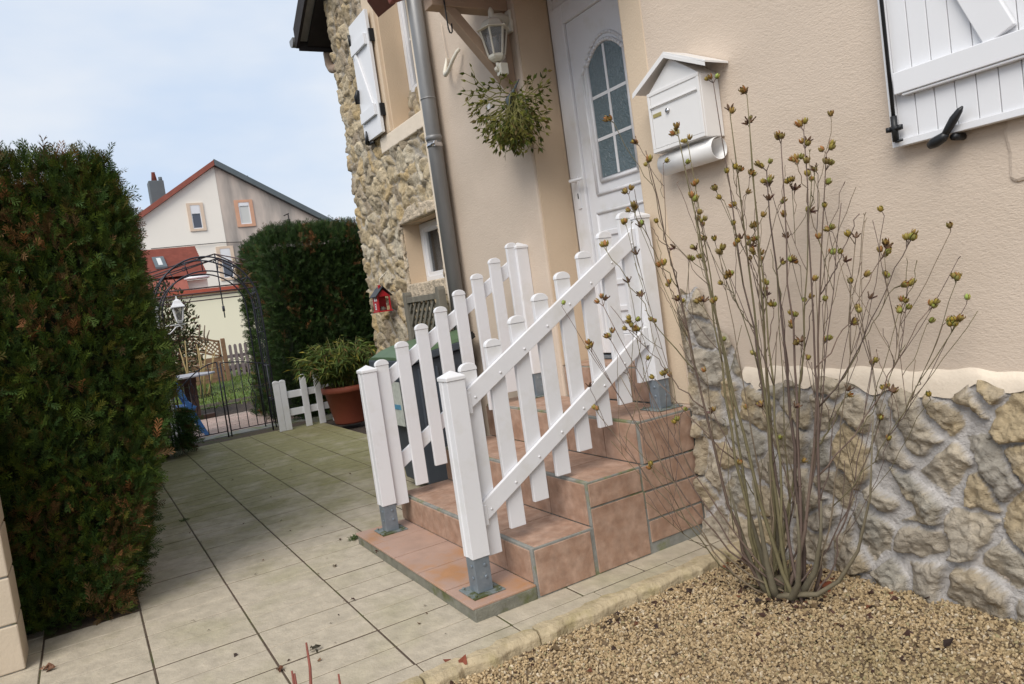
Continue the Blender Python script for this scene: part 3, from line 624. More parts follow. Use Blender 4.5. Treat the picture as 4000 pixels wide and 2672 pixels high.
# bottom slab
for a, b_ in cols(SX0-.0, SX1, .31, .27): tr.box(a+G*.6, b_-G*.6, 1.232, 1.545, .054, .0635+rs.uniform(-.0004, .0004))
lev = [.2255, .4355, .6465]; yf = [1.55, 1.883, 2.225]; yb = [1.877, 2.219, 2.578]
for k in range(3):
    off = (.33, .30, .33)[k]
    for a, b_ in cols(SX0, SX1-.0, .33, off):
        tt.box(a+G*.5, b_-G*.5-(0.006 if b_ >= SX1-.001 else 0), yf[k]+.017, yb[k], lev[k]-.009, lev[k]+rs.uniform(-.0004, .0004))
    z0 = (.0635, .2265, .4365)[k]
    for a, b_ in cols(SX0, SX1-.0, .33, (.24, .33, .28)[k]):
        tt.box(a+G*.5, b_-G*.5-(IN if b_ >= SX1-.001 else 0), yf[k]-.007, yf[k]+.0005, z0+.003, lev[k]-.015)
for a, b_ in cols(JX0+.014, JX1-.014, .33): tt.box(a+G*.5, b_-G*.5, FY+.028, DY-.002, .8365, .8465); tt.box(a+G*.5, b_-G*.5, FY+.012, FY+.0215, .65, .832)
# side tiles (facing the gravel)
for (a, b_, c, d) in [(1.556, 1.868, .004, .213), (1.884, 2.203, .004, .308), (1.884, 2.196, .314, .424), (2.212, 2.566, .052, .158), (2.208, 2.566, .166, .300), (2.203, 2.566, .307, .428), (2.226, 2.566, .436, .634)]:
    tt.box(SX1-.0080, SX1+.0005, a+.004, b_-.004, c+.002, d-.002)
# left side tiles
for (a, b_, c, d) in [(1.556, 1.88, .004, .213), (1.886, 2.22, .004, .213), (2.226, 2.566, .004, .213), (1.888, 2.22, .22, .424), (2.226, 2.566, .22, .424), (2.226, 2.566, .436, .634)]:
    tt.box(SX0-.002, SX0+.0058, a+.002, b_-.002, c, d)
o = tt.build('tile', 'tile', st, bevel=.002, seg=2); o.name = 'wall_and_tread_tiles'
tr.build('slab_tiles', 'tilered', st, bevel=.002, seg=2)

# ================================================================== RAILINGS
def arch_prof(y, w, z0, z1, rise, n=10):
    return [(y-w/2, z0), (y+w/2, z0)]+[(y+w/2*cos(a), z1-rise+rise*sin(a)) for a in np.linspace(0, pi, n+1)]
def railing(label, X, post_y, side):
    """side=+1: rails on the +x side of the pickets"""
    root = thing('stair_railing', label, 'railing', (X, post_y[0], .06), 'white slatted railings flanking the steps')
    for k, (py, zb, zs, zt) in enumerate(((post_y[0], .0640, .222, 1.000), (post_y[1], .6475, .80, 1.615))):
        hw = .043
        p = MB(); p.prism([(X-hw, py-hw), (X-.014, py-hw), (X-.012, py-hw+.003), (X+.012, py-hw+.003), (X+.014, py-hw), (X+hw, py-hw), (X+hw, py+hw), (X-hw, py+hw)], 2, zs, zt)
        po = p.build('post', 'pvc', root, bevel=.003)
        c = MB(); v = [(X+i*(hw+.004), py+j*(hw+.004), z) for z in (zt+.0005, zt+.017) for i, j in ((-1, -1), (1, -1), (1, 1), (-1, 1))]+[(X, py, zt+.044)]
        c.add(v, [(0, 3, 2, 1), (0, 1, 5, 4), (1, 2, 6, 5), (2, 3, 7, 6), (3, 0, 4, 7), (4, 5, 8), (5, 6, 8), (6, 7, 8), (7, 4, 8)]); c.build('cap', 'white', po, bevel=.0025)
        b = MB(); b.box(X-.038, X+.038, py-.038, py+.038, zb+.006, zs-.0005)
        for z in (zs-.035, zb+.07):
            b.tube([(X+.038, py+.012, z), (X+.0425, py+.012, z)], .008, 8); b.tube([(X+.012, py-.038, z), (X+.012, py-.0425, z)], .008, 8)
        bo = b.build('post_base', 'galv', po, bevel=.003)
        b = MB(); b.box(X-.077, X+.077, py-.077, py+.077, zb, zb+.0058)
        for i in (-1, 1):
            for j in (-1, 1): b.tube([(X+i*.06, py+j*.06, zb+.005), (X+i*.06, py+j*.06, zb+.014)], .008, 6)
        b.build('base_plate', 'galvmoss', po, bevel=.0015)
    px = X-side*.012
    y0 = post_y[0]+.089
    first = None
    for i in range(8):
        y = y0+i*.1405; zt = 1.062+i*.0855; zb = zt-.862
        if first is None:
            p = MB(); p.box(px-.011, px+.011, y-.0395, y+.0395, zb, zt-.036); po = p.build('picket', 'pvc', root, bevel=.0025)
            c = MB(); c.prism(arch_prof(y, .084, zt-.0355, zt, .030), 0, px-.0135, px+.0135); c.build('cap', 'white', po, bevel=.003)
            first = po
        else:
            q = copy_tree(first, root); q.location = (0, y-y0, zt-1.062)
    for zc in (.905, .405):
        a = (X+side*.0105, post_y[0]+.044, zc-.01); c_ = (X+side*.0105, post_y[1]-.044, zc-.01+.60*(post_y[1]-post_y[0]-.088))
        # rail with plumb-cut ends
        h = .046; p = MB(); p.prism([(a[1], a[2]-h), (c_[1], c_[2]-h), (c_[1], c_[2]+h), (a[1], a[2]+h)], 0, a[0]-.0105+.0005, a[0]+.0095); ra = p.build('rail', 'pvc', root, bevel=.003)
        for i in range(8):
            yy = y0+i*.1405; zz = a[2]+.60*(yy-a[1])
            MB().tube([(a[0]+side*.0098, yy+.004, zz-.012), (a[0]+side*.0135, yy+.004, zz-.012)], [.0065, .0045], 10).build('screw', 'white', ra)
        for (yy, zz, sg) in ((a[1], a[2], 1), (c_[1], c_[2], -1)):
            MB().box(a[0]-.012, a[0]+.012, yy+min(0, sg*.028), yy+max(0, sg*.028), zz-.052, zz+.040).build('end_bracket', 'pvc', ra, bevel=.003)
    return root
railing('white picket stair railing nearest the gravel, on the right of the steps', -2.868, (1.350, 2.500), 1)
railing('white picket stair railing beside the grey bin, on the left of the steps', -4.088, (1.400, 2.535), -1)

# ================================================================== MAILBOX, LANTERN, WALL HOOKS
mbx = thing('mailbox', 'white house shaped metal mailbox hung on the cream wall', 'mailbox', (-2.48, 2.575, 1.89))
b = MB(); x0, x1 = -2.648, -2.312; b.box(x0, x1, 2.468, FY-.002, 1.892, 2.165); b.prism([(x0, 2.1655), (x1, 2.1655), (-2.48, 2.285)], 1, 2.466, FY-.003); body = b.build('body', 'mailwhite', mbx, bevel=.003)
b = MB(); b.frame(x0+.002, x1-.002, 1.894, 2.170, .016, 2.458, 2.4675); b.build('front_frame', 'mailwhite', body, bevel=.002)
b = MB(); b.box(x0+.020, x1-.020, 2.462, 2.4675, 2.105, 2.158); b.box(x0+.018, x1-.018, 2.452, 2.4615, 2.098, 2.104); b.build('letter_flap', 'mailwhite', mbx, bevel=.001)
b = MB(); b.box(x0+.020, x1-.020, 2.461, 2.4675, 1.912, 2.090); b.build('mailbox_door', 'mailwhite', mbx, bevel=.002)
b = MB(); b.box(x0+.03, x1-.03, 2.4645, 2.4655, 2.160, 2.168); b.build('mail_slot', 'black', mbx)
b = MB(); b.prism([(-2.716, 2.196), (-2.48, 2.312), (-2.244, 2.196), (-2.244, 2.187), (-2.48, 2.299), (-2.716, 2.187)], 1, 2.435, FY-.004)
b.prism([(-2.716, 2.186), (-2.48, 2.302), (-2.244, 2.186), (-2.244, 2.170), (-2.48, 2.284), (-2.716, 2.170)], 1, 2.4325, 2.4345); b.build('roof', 'mailwhite', mbx, bevel=.001)
b = MB(); b.tube([(-2.52, 2.4605, 2.062), (-2.52, 2.452, 2.062)], .011, 14); b.build('lock', 'chrome', mbx)
MB().box(-2.62, -2.565, 2.458, 2.4605, 2.052, 2.070).build('name_plate', 'brass', mbx, bevel=.001); MB().box(-2.52, -2.465, 2.458, 2.4605, 1.945, 1.963).build('name_plate', 'brass', mbx, bevel=.001)
b = MB(); n = 28; cy, cz = 2.520, 1.838; vs = []; fs = []
ang = np.linspace(R(100), R(100+335), n)
for x in (-2.645, -2.300):
    for rr in (.050, .0475):
        for a in ang: vs.append((x, cy+rr*cos(a), cz+rr*sin(a)))
for i in range(n-1): fs += [(i, i+1, 2*n+i+1, 2*n+i), (n+i, 3*n+i, 3*n+i+1, n+i+1), (i, n+i, n+i+1, i+1), (2*n+i, 2*n+i+1, 3*n+i+1, 3*n+i)]
b.add(vs, fs, smooth=True); b.build('newspaper_tube', 'mailwhite', mbx, recalc=False)

lan = thing('wall_lantern', 'white six-sided wall lantern with motion sensor left of the door', 'lantern', (-3.88, FY, 2.9))
lx, ly = -3.87, 2.435; ZB, ZR = 2.780, 2.925
b = MB(); b.tube([(-3.90, FY-.001, 2.985), (-3.90, FY-.022, 2.985)], [.045, .040], 16); b.box(-3.94, -3.862, FY-.02, FY-.002, 2.925, 3.06); b.build('wall_plate', 'offwhite', lan, bevel=.006)
b = MB(); b.tube([(-3.90, FY-.02, 3.0), (-3.895, 2.51, 3.02), (lx, 2.46, 3.01), (lx, ly, 2.995)], [.034, .026, .020, .022], 12); b.tube([(lx, ly, 2.985), (lx, ly, 3.045), (lx, ly, 3.065)], [.02, .016, .006], 10); b.build('arm', 'offwhite', lan)
b = MB(); b.lathe((lx, ly, 0), [(.104, ZR), (.106, ZR+.007), (.078, ZR+.022), (.073, ZR+.032), (.066, ZR+.048), (.045, ZR+.064), (.02, ZR+.076)], 6, smooth=False, phase=R(12)); b.build('lantern_roof', 'offwhite', lan, bevel=.003)
b = MB(); b.lathe((lx, ly, 0), [(.026, ZB-.042), (.044, ZB-.030), (.054, ZB-.018), (.054, ZB-.003), (.048, ZB)], 6, smooth=False, phase=R(12))
for k in range(6):
    a = R(12)+k*pi/3; b.obox((lx+.052*cos(a), ly+.052*sin(a), ZB-.004), (lx+.084*cos(a), ly+.084*sin(a), ZR+.003), .011, .009, up=(cos(a), sin(a), 0))
b.build('cage', 'offwhite', lan, bevel=.001)
b = MB(); b.lathe((lx, ly, 0), [(.046, ZB), (.077, ZR)], 6, smooth=False, phase=R(12)); b.build('lantern_pane', 'lampglass', lan)
b = MB(); b.tube([(lx, ly, ZB+.005), (lx, ly, ZB+.07), (lx, ly, ZB+.10)], [.012, .022, .012], 10); b.build('bulb', 'white', lan)
b = MB(); b.tube([(lx, ly, ZB-.045), (lx, ly, ZB-.06), (lx+.005, ly+.01, ZB-.08)], .014, 8); b.box(lx-.02, lx+.035, ly-.005, ly+.05, ZB-.125, ZB-.055); b.tube([(lx+.0, ly-.006, ZB-.085), (lx-.01, ly-.022, ZB-.09)], [.020, .012], 10); b.build('motion_sensor', 'offwhite', lan, bevel=.008)
hk = MB(); p = [(-3.895, 2.14, 3.25), (-3.893, 2.14, 3.06), (-3.89, 2.14, 2.93), (-3.888, 2.145, 2.905), (-3.886, 2.153, 2.900), (-3.885, 2.161, 2.907), (-3.885, 2.163, 2.955)]
o = hk.tube(p, .0045, 8).build('iron_hook', 'black'); tag(o, 'thin black iron hook hanging from the porch beam', 'hook')
hk = MB(); p = [(-4.73, 2.56, 3.06), (-4.735, 2.545, 3.01), (-4.72, 2.52, 2.955), (-4.68, 2.50, 2.925), (-4.63, 2.50, 2.935), (-4.57, 2.51, 2.985), (-4.53, 2.53, 3.03), (-4.52, 2.55, 3.05)]
hw_ = thing('wall_hook', 'pale plastic wall hook with a cord on the render beside the downpipe', 'hook', (-4.70, 2.56, 3.0))
hk.tube(p, [.012, .014, .016, .016, .014, .013, .012, .012], 10).build('hook', 'offwhite', hw_)
MB().tube([(-4.76, 2.565, 3.32), (-4.745, 2.56, 3.16), (-4.73, 2.555, 3.08), (-4.70, 2.545, 3.0)], [.003, .003, .004, .007], 6).build('cord', 'rope', hw_)
# dark red box hung in front of the upper window
q = [at(1434, 8, 2, 3.62), at(1478, 70, 2, 3.62), at(1546, 15, 2, 3.62)]; q.append(q[0]+q[2]-q[1])
bx = MB(); v = [tuple(p) for p in q]+[(p[0], p[1], p[2]+.16) for p in q]; bx.add(v, [(0, 1, 2, 3), (7, 6, 5, 4), (0, 4, 5, 1), (1, 5, 6, 2), (2, 6, 7, 3), (3, 7, 4, 0)])
cen = sum(q)/4
rb = thing('hanging_box', 'small dark red box seen from below in front of the upper window', 'box', tuple(cen)); bx.build('box_body', 'darkred', rb, bevel=.006)
MB().tube([(cen[0], cen[1], 3.78), (cen[0], cen[1], 4.3)], .003, 6).build('wire', 'black', rb)

# red bird feeder
fd = thing('bird_feeder', 'red cottage shaped bird feeder with black roof on the stone corner', 'bird feeder', (-6.22, 2.36, 1.33))
fx0, fx1, fy0, fy1 = -6.27, -6.15, 2.30, 2.42
b = MB(); b.box(fx0-.008, fx1+.008, fy0-.008, fy1+.008, 1.335, 1.347); b.prism([(fy0, 1.3475), (fy1, 1.3475), (fy1, 1.48), ((fy0+fy1)/2, 1.535), (fy0, 1.48)], 0, fx0, fx0+.008)
b.box(fx1-.012, fx1, fy0, fy0+.012, 1.3475, 1.48); b.box(fx1-.012, fx1, fy1-.012, fy1, 1.3475, 1.48); b.box(fx0+.009, fx1-.013, fy0, fy0+.008, 1.3475, 1.485); b.prism([(fy0+.0125, 1.47), (fy1-.0125, 1.47), (fy1-.0125, 1.487), ((fy0+fy1)/2, 1.53), (fy0+.0125, 1.487)], 0, fx1-.01, fx1-.001)
b.build('body', 'redpaint', fd, bevel=.001)
b = MB(); b.prism([(fy0-.018, 1.468), ((fy0+fy1)/2, 1.55), (fy1+.018, 1.468), (fy1+.018, 1.476), ((fy0+fy1)/2, 1.56), (fy0-.018, 1.476)], 0, fx0-.02, fx1+.02); b.build('roof', 'black', fd)
b = MB()
for (xx, zz, ww, hh) in ((-6.225, 1.36, .03, .055), (-6.225, 1.435, .03, .03), (-6.18, 1.435, .018, .022)):
    b.box(xx, xx+ww, fy0-.0025, fy0-.0005, zz, zz+hh)
b.build('window_trim', 'white', fd)
b = MB(); b.box(-6.215, -6.205, fy0-.004, fy0-.0028, 1.368, 1.385); b.box(-6.215, -6.205, fy0-.004, fy0-.0028, 1.392, 1.408); b.build('window_pane', 'black', fd)
b = MB(); b.lathe((-6.21, 2.36, 1.348), [(.035, 0), (.03, .02), (.012, .035)], 8); b.build('seed', 'oldwood', fd)
b = MB(); b.box(-6.215, -6.195, 2.345, 2.362, 1.54, 1.575); b.build('chimney', 'redpaint', fd)
b = MB(); b.tube([(-6.21, 2.36, 1.555), (-6.21, 2.37, 1.63), (-6.21, 2.45, 1.69)], .003, 6); b.build('cord', 'offwhite', fd)

# wheelie bin
bn = thing('wheelie_bin', 'dark grey wheelie bin with green lid left of the steps', 'bin', (-5.05, 2.15, 0))
X0, X1, Y0, Y1 = -5.36, -4.78, 1.90, 2.43
b = MB(); v = []
for (z, ins, yi) in ((.06, .075, .05), (.93, .02, .0)):
    v += [(X0+ins, Y0+ins+.02*(z < .5), z), (X1-ins, Y0+ins+.02*(z < .5), z), (X1-ins, Y1-ins, z+(.06 if z > .5 else 0)), (X0+ins, Y1-ins, z+(.06 if z > .5 else 0))]
b.add(v, [(3, 2, 1, 0), (4, 5, 6, 7), (0, 1, 5, 4), (1, 2, 6, 5), (2, 3, 7, 6), (3, 0, 4, 7)]); bb_ = b.build('bin_body', 'bingrey', bn, bevel=.012)
b = MB(); v = []
for (z, o_) in ((.93, 0), (.985, .0)):
    v += [(X0-.012, Y0-.035, z), (X1+.012, Y0-.035, z), (X1+.012, Y1+.01, z+.072), (X0-.012, Y1+.01, z+.072)]
b.add(v, [(3, 2, 1, 0), (4, 5, 6, 7), (0, 1, 5, 4), (1, 2, 6, 5), (2, 3, 7, 6), (3, 0, 4, 7)]); b.build('rim', 'bingrey', bb_, bevel=.008)
b = MB()
for yy in (2.02, 2.16, 2.30): MB().box(X1-.035, X1-.012, yy-.008, yy+.008, .45, .9).build('side_rib', 'bingrey', bb_, bevel=.004)
b = MB(); n = 8; v = []
ysl = np.linspace(Y0-.03, Y1+.02, n)
for i, yy in enumerate(ysl):
    t_ = i/(n-1); base = .987+.072*t_; h = .012+.055*sin(min(1, t_*3.0+.12)*pi/2)
    for (xx, k) in ((X0-.01, 0), (X0+.0, .35), (X0+.05, .9), (X0+.12, 1), (X1-.12, 1), (X1-.05, .9), (X1-.0, .35), (X1+.01, 0)): v.append((xx, yy, base+h*k))
f_ = [(i*8+k, i*8+k+1, (i+1)*8+k+1, (i+1)*8+k) for i in range(n-1) for k in range(7)]+[(7, 6, 5, 4, 3, 2, 1, 0), tuple((n-1)*8+k for k in range(8))]
b.add(v, f_); b.build('lid', 'bingreen', bn, bevel=.004)
b = MB(); b.tube([(X0+.05, Y1+.07, 1.075), (X1-.05, Y1+.07, 1.075)], .016, 10)
for xx in (X0+.1, X1-.1, X1-.04): b.obox((xx, Y1+.0, 1.05), (xx, Y1+.07, 1.08), .02, .05)
b.build('bin_handle', 'black', bn)
b = MB(); b.box(X0+.18, X1-.16, Y0+.010, Y0+.017, .50, .82); b.build('label_plate', 'sticker', bb_)
b = MB(); b.box(X0+.20, X1-.18, Y0+.0075, Y0+.0095, .62, .655); b.build('label_print', 'stickerblue', bb_)
for xx in (X0+.06, X1-.06): MB().tube([(xx-.02, Y1-.02, .10), (xx+.02, Y1-.02, .10)], .10, 16).build('wheel', 'black', bn)

# trellis planter against the rubble wall
tp = thing('trellis_planter', 'weathered wooden planter with diagonal trellis behind the bin', 'planter', (-5.3, 2.36, 0))
b = MB()
for xx in (-5.62, -4.985):
    MB().prism([(xx-.03, .0), (xx+.03, .0), (xx+.03, 1.44), (xx+.018, 1.465), (xx-.018, 1.465), (xx-.03, 1.44)], 1, 2.33, 2.39).build('post', 'oldwood', tp, bevel=.004)
MB().box(-5.588, -5.017, 2.335, 2.385, 1.375, 1.42).build('rail', 'oldwood', tp, bevel=.003); MB().box(-5.588, -5.017, 2.34, 2.38, .45, .49).build('rail', 'oldwood', tp, bevel=.003)
b = MB()
def clip_diag(c, s):
    pts = []
    xa, xb, za, zb = -5.586, -5.019, .492, 1.373
    # line z = za + s*(x-c)
    for x in (xa, xb):
        z = za+s*(x-c)
        if za <= z <= zb: pts.append((x, z))
    for z in (za, zb):
        x = c+(z-za)/s
        if xa < x < xb: pts.append((x, z))
    return pts[:2] if len(pts) >= 2 else None
for k in range(-14, 16):
    for s_, yy in ((1.25, 2.352), (-1.25, 2.366)):
        p = clip_diag(-5.3+k*.085, s_)
        if p and abs(p[0][0]-p[1][0]) > .02: b.obox((p[0][0], yy, p[0][1]), (p[1][0], yy, p[1][1]), .024, .010, up=(0, 1, 0))
b.build('lattice', 'oldwood', tp)
b = MB(); b.box(-5.60, -4.98, 2.16, 2.32, .05, .42); b.build('trough', 'oldwood', tp, bevel=.006)

# ================================================================== PLANTS
def tuft(parent, name, pts_dirs, m='leaf'): pass
# --- mistletoe
ms = thing('mistletoe', 'hanging ball of mistletoe on the cream wall under the lantern', 'mistletoe', (-3.88, 2.42, 2.55))
mr_ = random.Random(21); stems = MB(); lp = []; ld = []; lsz = []
top = Vector((-3.77, 2.44, 2.50))
def grow(p, d, L, depth, r0):
    q = p+d*L; q.y = min(q.y, 2.535)
    mid = (p+q)/2+Vector((mr_.uniform(-1, 1), mr_.uniform(-1, 1), mr_.uniform(-1, 1)))*L*.06
    stems.tube([p, mid, q], [r0, r0*.9, r0*.8], 4, (.20, .19, .06), cap=False)
    if depth <= 1 or mr_.random() < .12:
        for s_ in (-1, 1):
            dd = (d+Vector((mr_.uniform(-1, 1), mr_.uniform(-1, 1), mr_.uniform(-.9, .5)))*.75).normalized(); lp.append(q); ld.append(dd); lsz.append(mr_.uniform(.030, .048))
    if depth == 0: return
    ax = d.orthogonal().normalized(); ax.rotate(Matrix.Rotation(mr_.uniform(0, 2*pi), 3, d))
    for s_ in (-1, 1):
        a = mr_.uniform(.35, .62); nd = (d*cos(a)+ax*sin(a)*s_); nd.z -= .10; nd.y -= .02; grow(q, nd.normalized(), L*mr_.uniform(.72, .98), depth-1, r0*.8)
for i in range(54):
    az = mr_.uniform(0, 2*pi); el = mr_.uniform(-1.45, .05) if i > 8 else mr_.uniform(-.1, .3)
    d = Vector((cos(el)*cos(az), cos(el)*sin(az)*.75-.1, sin(el))).normalized()
    grow(top+Vector((mr_.uniform(-.05, .05), mr_.uniform(-.04, .02), mr_.uniform(-.06, .02))), d, mr_.uniform(.050, .088)+(.010 if el < -.5 else .012), 3, .0042)
stems.build('stem', 'twig', ms, recalc=False)
lp = np.array([tuple(v) for v in lp]); ld = np.array([tuple(v) for v in ld]); lr = np.random.default_rng(3)
LP = leaf_proto(.21, .10)
scatter('leaves', LP, lp, frames(ld, lr), np.array(lsz), pick(lr, len(lp), [(.13, .135, .022), (.085, .105, .016), (.18, .165, .035), (.055, .075, .014), (.15, .11, .035)], [4, 3, 2, 2, 1]), 'leaf', ms)
b = MB(); b.tube([(-3.77, 2.42, 2.43), (-3.775, 2.41, 2.48), (-3.76, 2.44, 2.52), (-3.76, FY-.08, 2.60)], [.014, .018, .010, .003], 8); b.build('tie', 'slate', ms)
b = MB(); b.box(-3.90, -3.86, 2.33, 2.336, 2.455, 2.485); b.build('paper_tag', 'white', ms)

# --- hedges
def hedge(root, face_fn, n, seed, size, core_boxes, pal, wts, extra=None, patch=.35):
    hr = np.random.default_rng(seed); pos, nrm = face_fn(n, hr)
    sp = spray_proto(hr); d = nrm*.55+hr.normal(size=pos.shape)*.40; d[:, 2] += hr.choice([.75, .1, 1.0], len(pos))
    cols = pick(hr, len(pos), pal, wts)
    br = vnoise(pos[:, 1]*1.0+pos[:, 0]*.7+50, pos[:, 2]+20, .32, seed, 3)
    isb = (hr.random(len(pos)) < np.clip((br-.03)*3.2, .03, .75)*patch*2)
    bc = pick(hr, len(pos), [(.15, .085, .035), (.11, .065, .025), (.24, .105, .04), (.33, .15, .06)], [5, 5, 2, 1]); cols[isb] = bc[isb]
    scatter('foliage', sp, pos, frames(d, hr), hr.uniform(.6, 1.3, len(pos))*size, cols, 'leaf', root)
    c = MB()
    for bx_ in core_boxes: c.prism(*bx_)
    c.build('dark_core', 'hedgecore', root)  # near-black solid; the shade inside the hedge is put into its colour
GP = [(.050, .085, .012), (.028, .052, .009), (.080, .115, .014), (.042, .085, .018), (.12, .12, .018), (.085, .070, .016)]; GW = [5, 4, 3, 3, 1, 2]
hl = thing('hedge', 'tall clipped conifer hedge with browned tips along the left of the path', 'hedge', (-6.5, -.4, 0))
def side_y(x, z):   # y of the path-side face
    base = .330+(-4.25-x)*.045
    return base-.02-.30*np.clip(1-z/1.1, 0, 1)**1.2+.05*np.sin(x*2.1)*np.sin(z*2.7+1)+.035*np.sin(x*5+z*4)
def hl_faces(n, r_):
    P, N = [], []
    def put(k, fn):
        p, nn = fn(k); P.append(p); N.append(nn)
    def front(k):
        z = r_.uniform(.02, 2.30, k); ylim = side_y(np.full(k, -4.2), z); y = r_.uniform(-1.6, 1, k)*0+(-1.5+(ylim+1.5)*r_.random(k)); dep = r_.random(k)**2*.12
        rd = np.clip((z-2.12)/.2, 0, 1)**2*.08; bul = .04*np.sin(y*5)*np.sin(z*4)+.05*vnoise(y+9, z, .4, 3, 3)
        x = -4.20-dep-rd+bul-.05*np.clip(1-z/.4, 0, 1)
        return np.stack([x, y, z], -1), np.tile([1., 0, .0], (k, 1))
    def side(k):
        u = r_.random(k)**1.6; x = -4.2-u*5.75; z = r_.uniform(.02, 2.28, k); dep = r_.random(k)**2*.12; bul = .06*vnoise(x+9, z, .4, 8, 3)
        rd = np.clip((z-2.02)/.27, 0, 1)**2*.14
        y = side_y(x, z)-dep+bul-rd
        return np.stack([x, y, z], -1), np.tile([0.2, 1., 0.], (k, 1))
    def topf(k):
        x = -4.2-r_.random(k)**1.8*5.7; f = r_.random(k); z = np.full(k, 2.28)+.05*vnoise(x+20, f*3, .5, 4, 3)+r_.uniform(-.05, .02, k); y = -1.5+(side_y(x, z)-.12+1.5)*f
        z = z-.10*np.clip((f-.82)/.18, 0, 1)**2
        return np.stack([x, y, z], -1), np.tile([0.2, 0., 1.], (k, 1))
    def backend(k):
        z = r_.uniform(.02, 2.4, k); y = -1+(side_y(np.full(k, -9.9), z)+1)*r_.random(k); return np.stack([np.full(k, -9.95)+r_.uniform(0, .1, k), y, z], -1), np.tile([-1., 0, 0], (k, 1))
    put(int(n*.40), front); put(int(n*.46), side); put(int(n*.12), topf); put(int(n*.02), backend)
    return np.concatenate(P), np.concatenate(N)
poly = [(-4.33, -1.6), (-4.33, .16), (-9.8, .50), (-9.8, -1.6)]; poly2 = [(-4.36, -1.6), (-4.36, .03), (-9.8, .30), (-9.8, -1.6)]
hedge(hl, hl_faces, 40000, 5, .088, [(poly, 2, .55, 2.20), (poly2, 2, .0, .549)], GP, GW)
# upright shoots on top
hr = np.random.default_rng(8); k = 150; x = -4.2-hr.random(k)**2*3.5; y = -1.45+(side_y(x, np.full(k, 2.4))+1.35)*hr.random(k)
scatter('shoots', spray_proto(hr, 6), np.stack([x, y, np.full(k, 2.27)], -1), frames(np.stack([hr.normal(size=k)*.35, hr.normal(size=k)*.35, np.ones(k)], -1), hr), hr.uniform(.07, .15, k), pick(hr, k, [(.05, .07, .02), (.10, .06, .03)], [3, 2]), 'leaf', hl)

hf = thing('hedge', 'square dark green hedge block behind the potted bamboo', 'hedge', (-11.2, 3.1, 0))
def hf_faces(n, r_):
    def rnd(p):
        c = np.array([-11.35, 3.2, 1.1]); return p
    k1, k2, k3 = int(n*.5), int(n*.3), int(n*.2)
    z = r_.uniform(0, 2.6, k1); y = r_.uniform(2.42, 3.95, k1); rr = np.clip((z-2.35)/.25, 0, 1)**2*.15; ed = np.clip((2.62-y)/.2, 0, 1)**2*.12+np.clip((y-3.75)/.2, 0, 1)**2*.2
    P1 = np.stack([-10.3-rr-ed-r_.random(k1)**2*.12+.10*vnoise(y+4, z, .5, 3, 3), y, z], -1)
    z = r_.uniform(0, 2.55, k2); x = r_.uniform(-12.3, -10.35, k2); rr = np.clip((z-2.3)/.25, 0, 1)**2*.18
    P2 = np.stack([x, 2.40+rr+r_.random(k2)**2*.12-.12*vnoise(x+4, z, .5, 6, 3)-.12*np.clip(1-z/.8, 0, 1), z], -1)
    x = r_.uniform(-12.3, -10.3, k3); y = r_.uniform(2.4, 3.95, k3); e = np.minimum(np.minimum(x+12.3, -10.3-x), np.minimum(y-2.4, 3.95-y)); P3 = np.stack([x, y, 2.66-.22*np.clip(1-e/.25, 0, 1)**2+.06*vnoise(x, y, .4, 2, 3)+r_.uniform(-.05, .02, k3)], -1)
    return np.concatenate([P1, P2, P3]), np.concatenate([np.tile([1., 0, 0], (k1, 1)), np.tile([0, -1., 0], (k2, 1)), np.tile([0, 0, 1.], (k3, 1))])
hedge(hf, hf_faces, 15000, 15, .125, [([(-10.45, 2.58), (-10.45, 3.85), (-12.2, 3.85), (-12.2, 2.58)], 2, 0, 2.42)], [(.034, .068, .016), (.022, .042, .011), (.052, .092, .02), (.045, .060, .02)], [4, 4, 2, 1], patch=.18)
k = 160; hr = np.random.default_rng(18)
scatter('shoots', spray_proto(hr, 6), np.stack([hr.uniform(-12.2, -10.35, k), hr.uniform(2.45, 3.9, k), np.full(k, 2.60)], -1), frames(np.stack([hr.normal(size=k)*.4, hr.normal(size=k)*.4, np.ones(k)], -1), hr), hr.uniform(.08, .20, k), pick(hr, k, [(.03, .05, .015), (.06, .045, .02)], [3, 1]), 'leaf', hf)
# loose conifer growth at the far foot of the left hedge
sc_ = thing('conifer_shrub', 'bright green feathery conifer growth at the far foot of the hedge', 'shrub', (-9.6, .75, 0))
hr = np.random.default_rng(28); k = 900; a = hr.uniform(0, 2*pi, k); rr = .20*np.sqrt(hr.random(k)); z = hr.uniform(.10, .56, k); wd = 1-np.abs(z-.32)*1.3
pos = np.stack([-9.5+rr*np.cos(a)*wd*1.2, .80+rr*np.sin(a)*wd, z], -1); d = np.stack([np.cos(a), np.sin(a), hr.uniform(-.9, .1, k)], -1)
scatter('foliage', spray_proto(hr, 6), pos, frames(d, hr), hr.uniform(.10, .20, k), pick(hr, k, [(.05, .10, .02), (.03, .07, .015), (.08, .12, .03), (.12, .07, .03)], [4, 3, 2, 1]), 'leaf', sc_)
MB().tube([(-9.55, .70, 0), (-9.5, .76, .7)], [.03, .012], 6, (.08, .05, .03)).build('stem', 'twig', sc_)

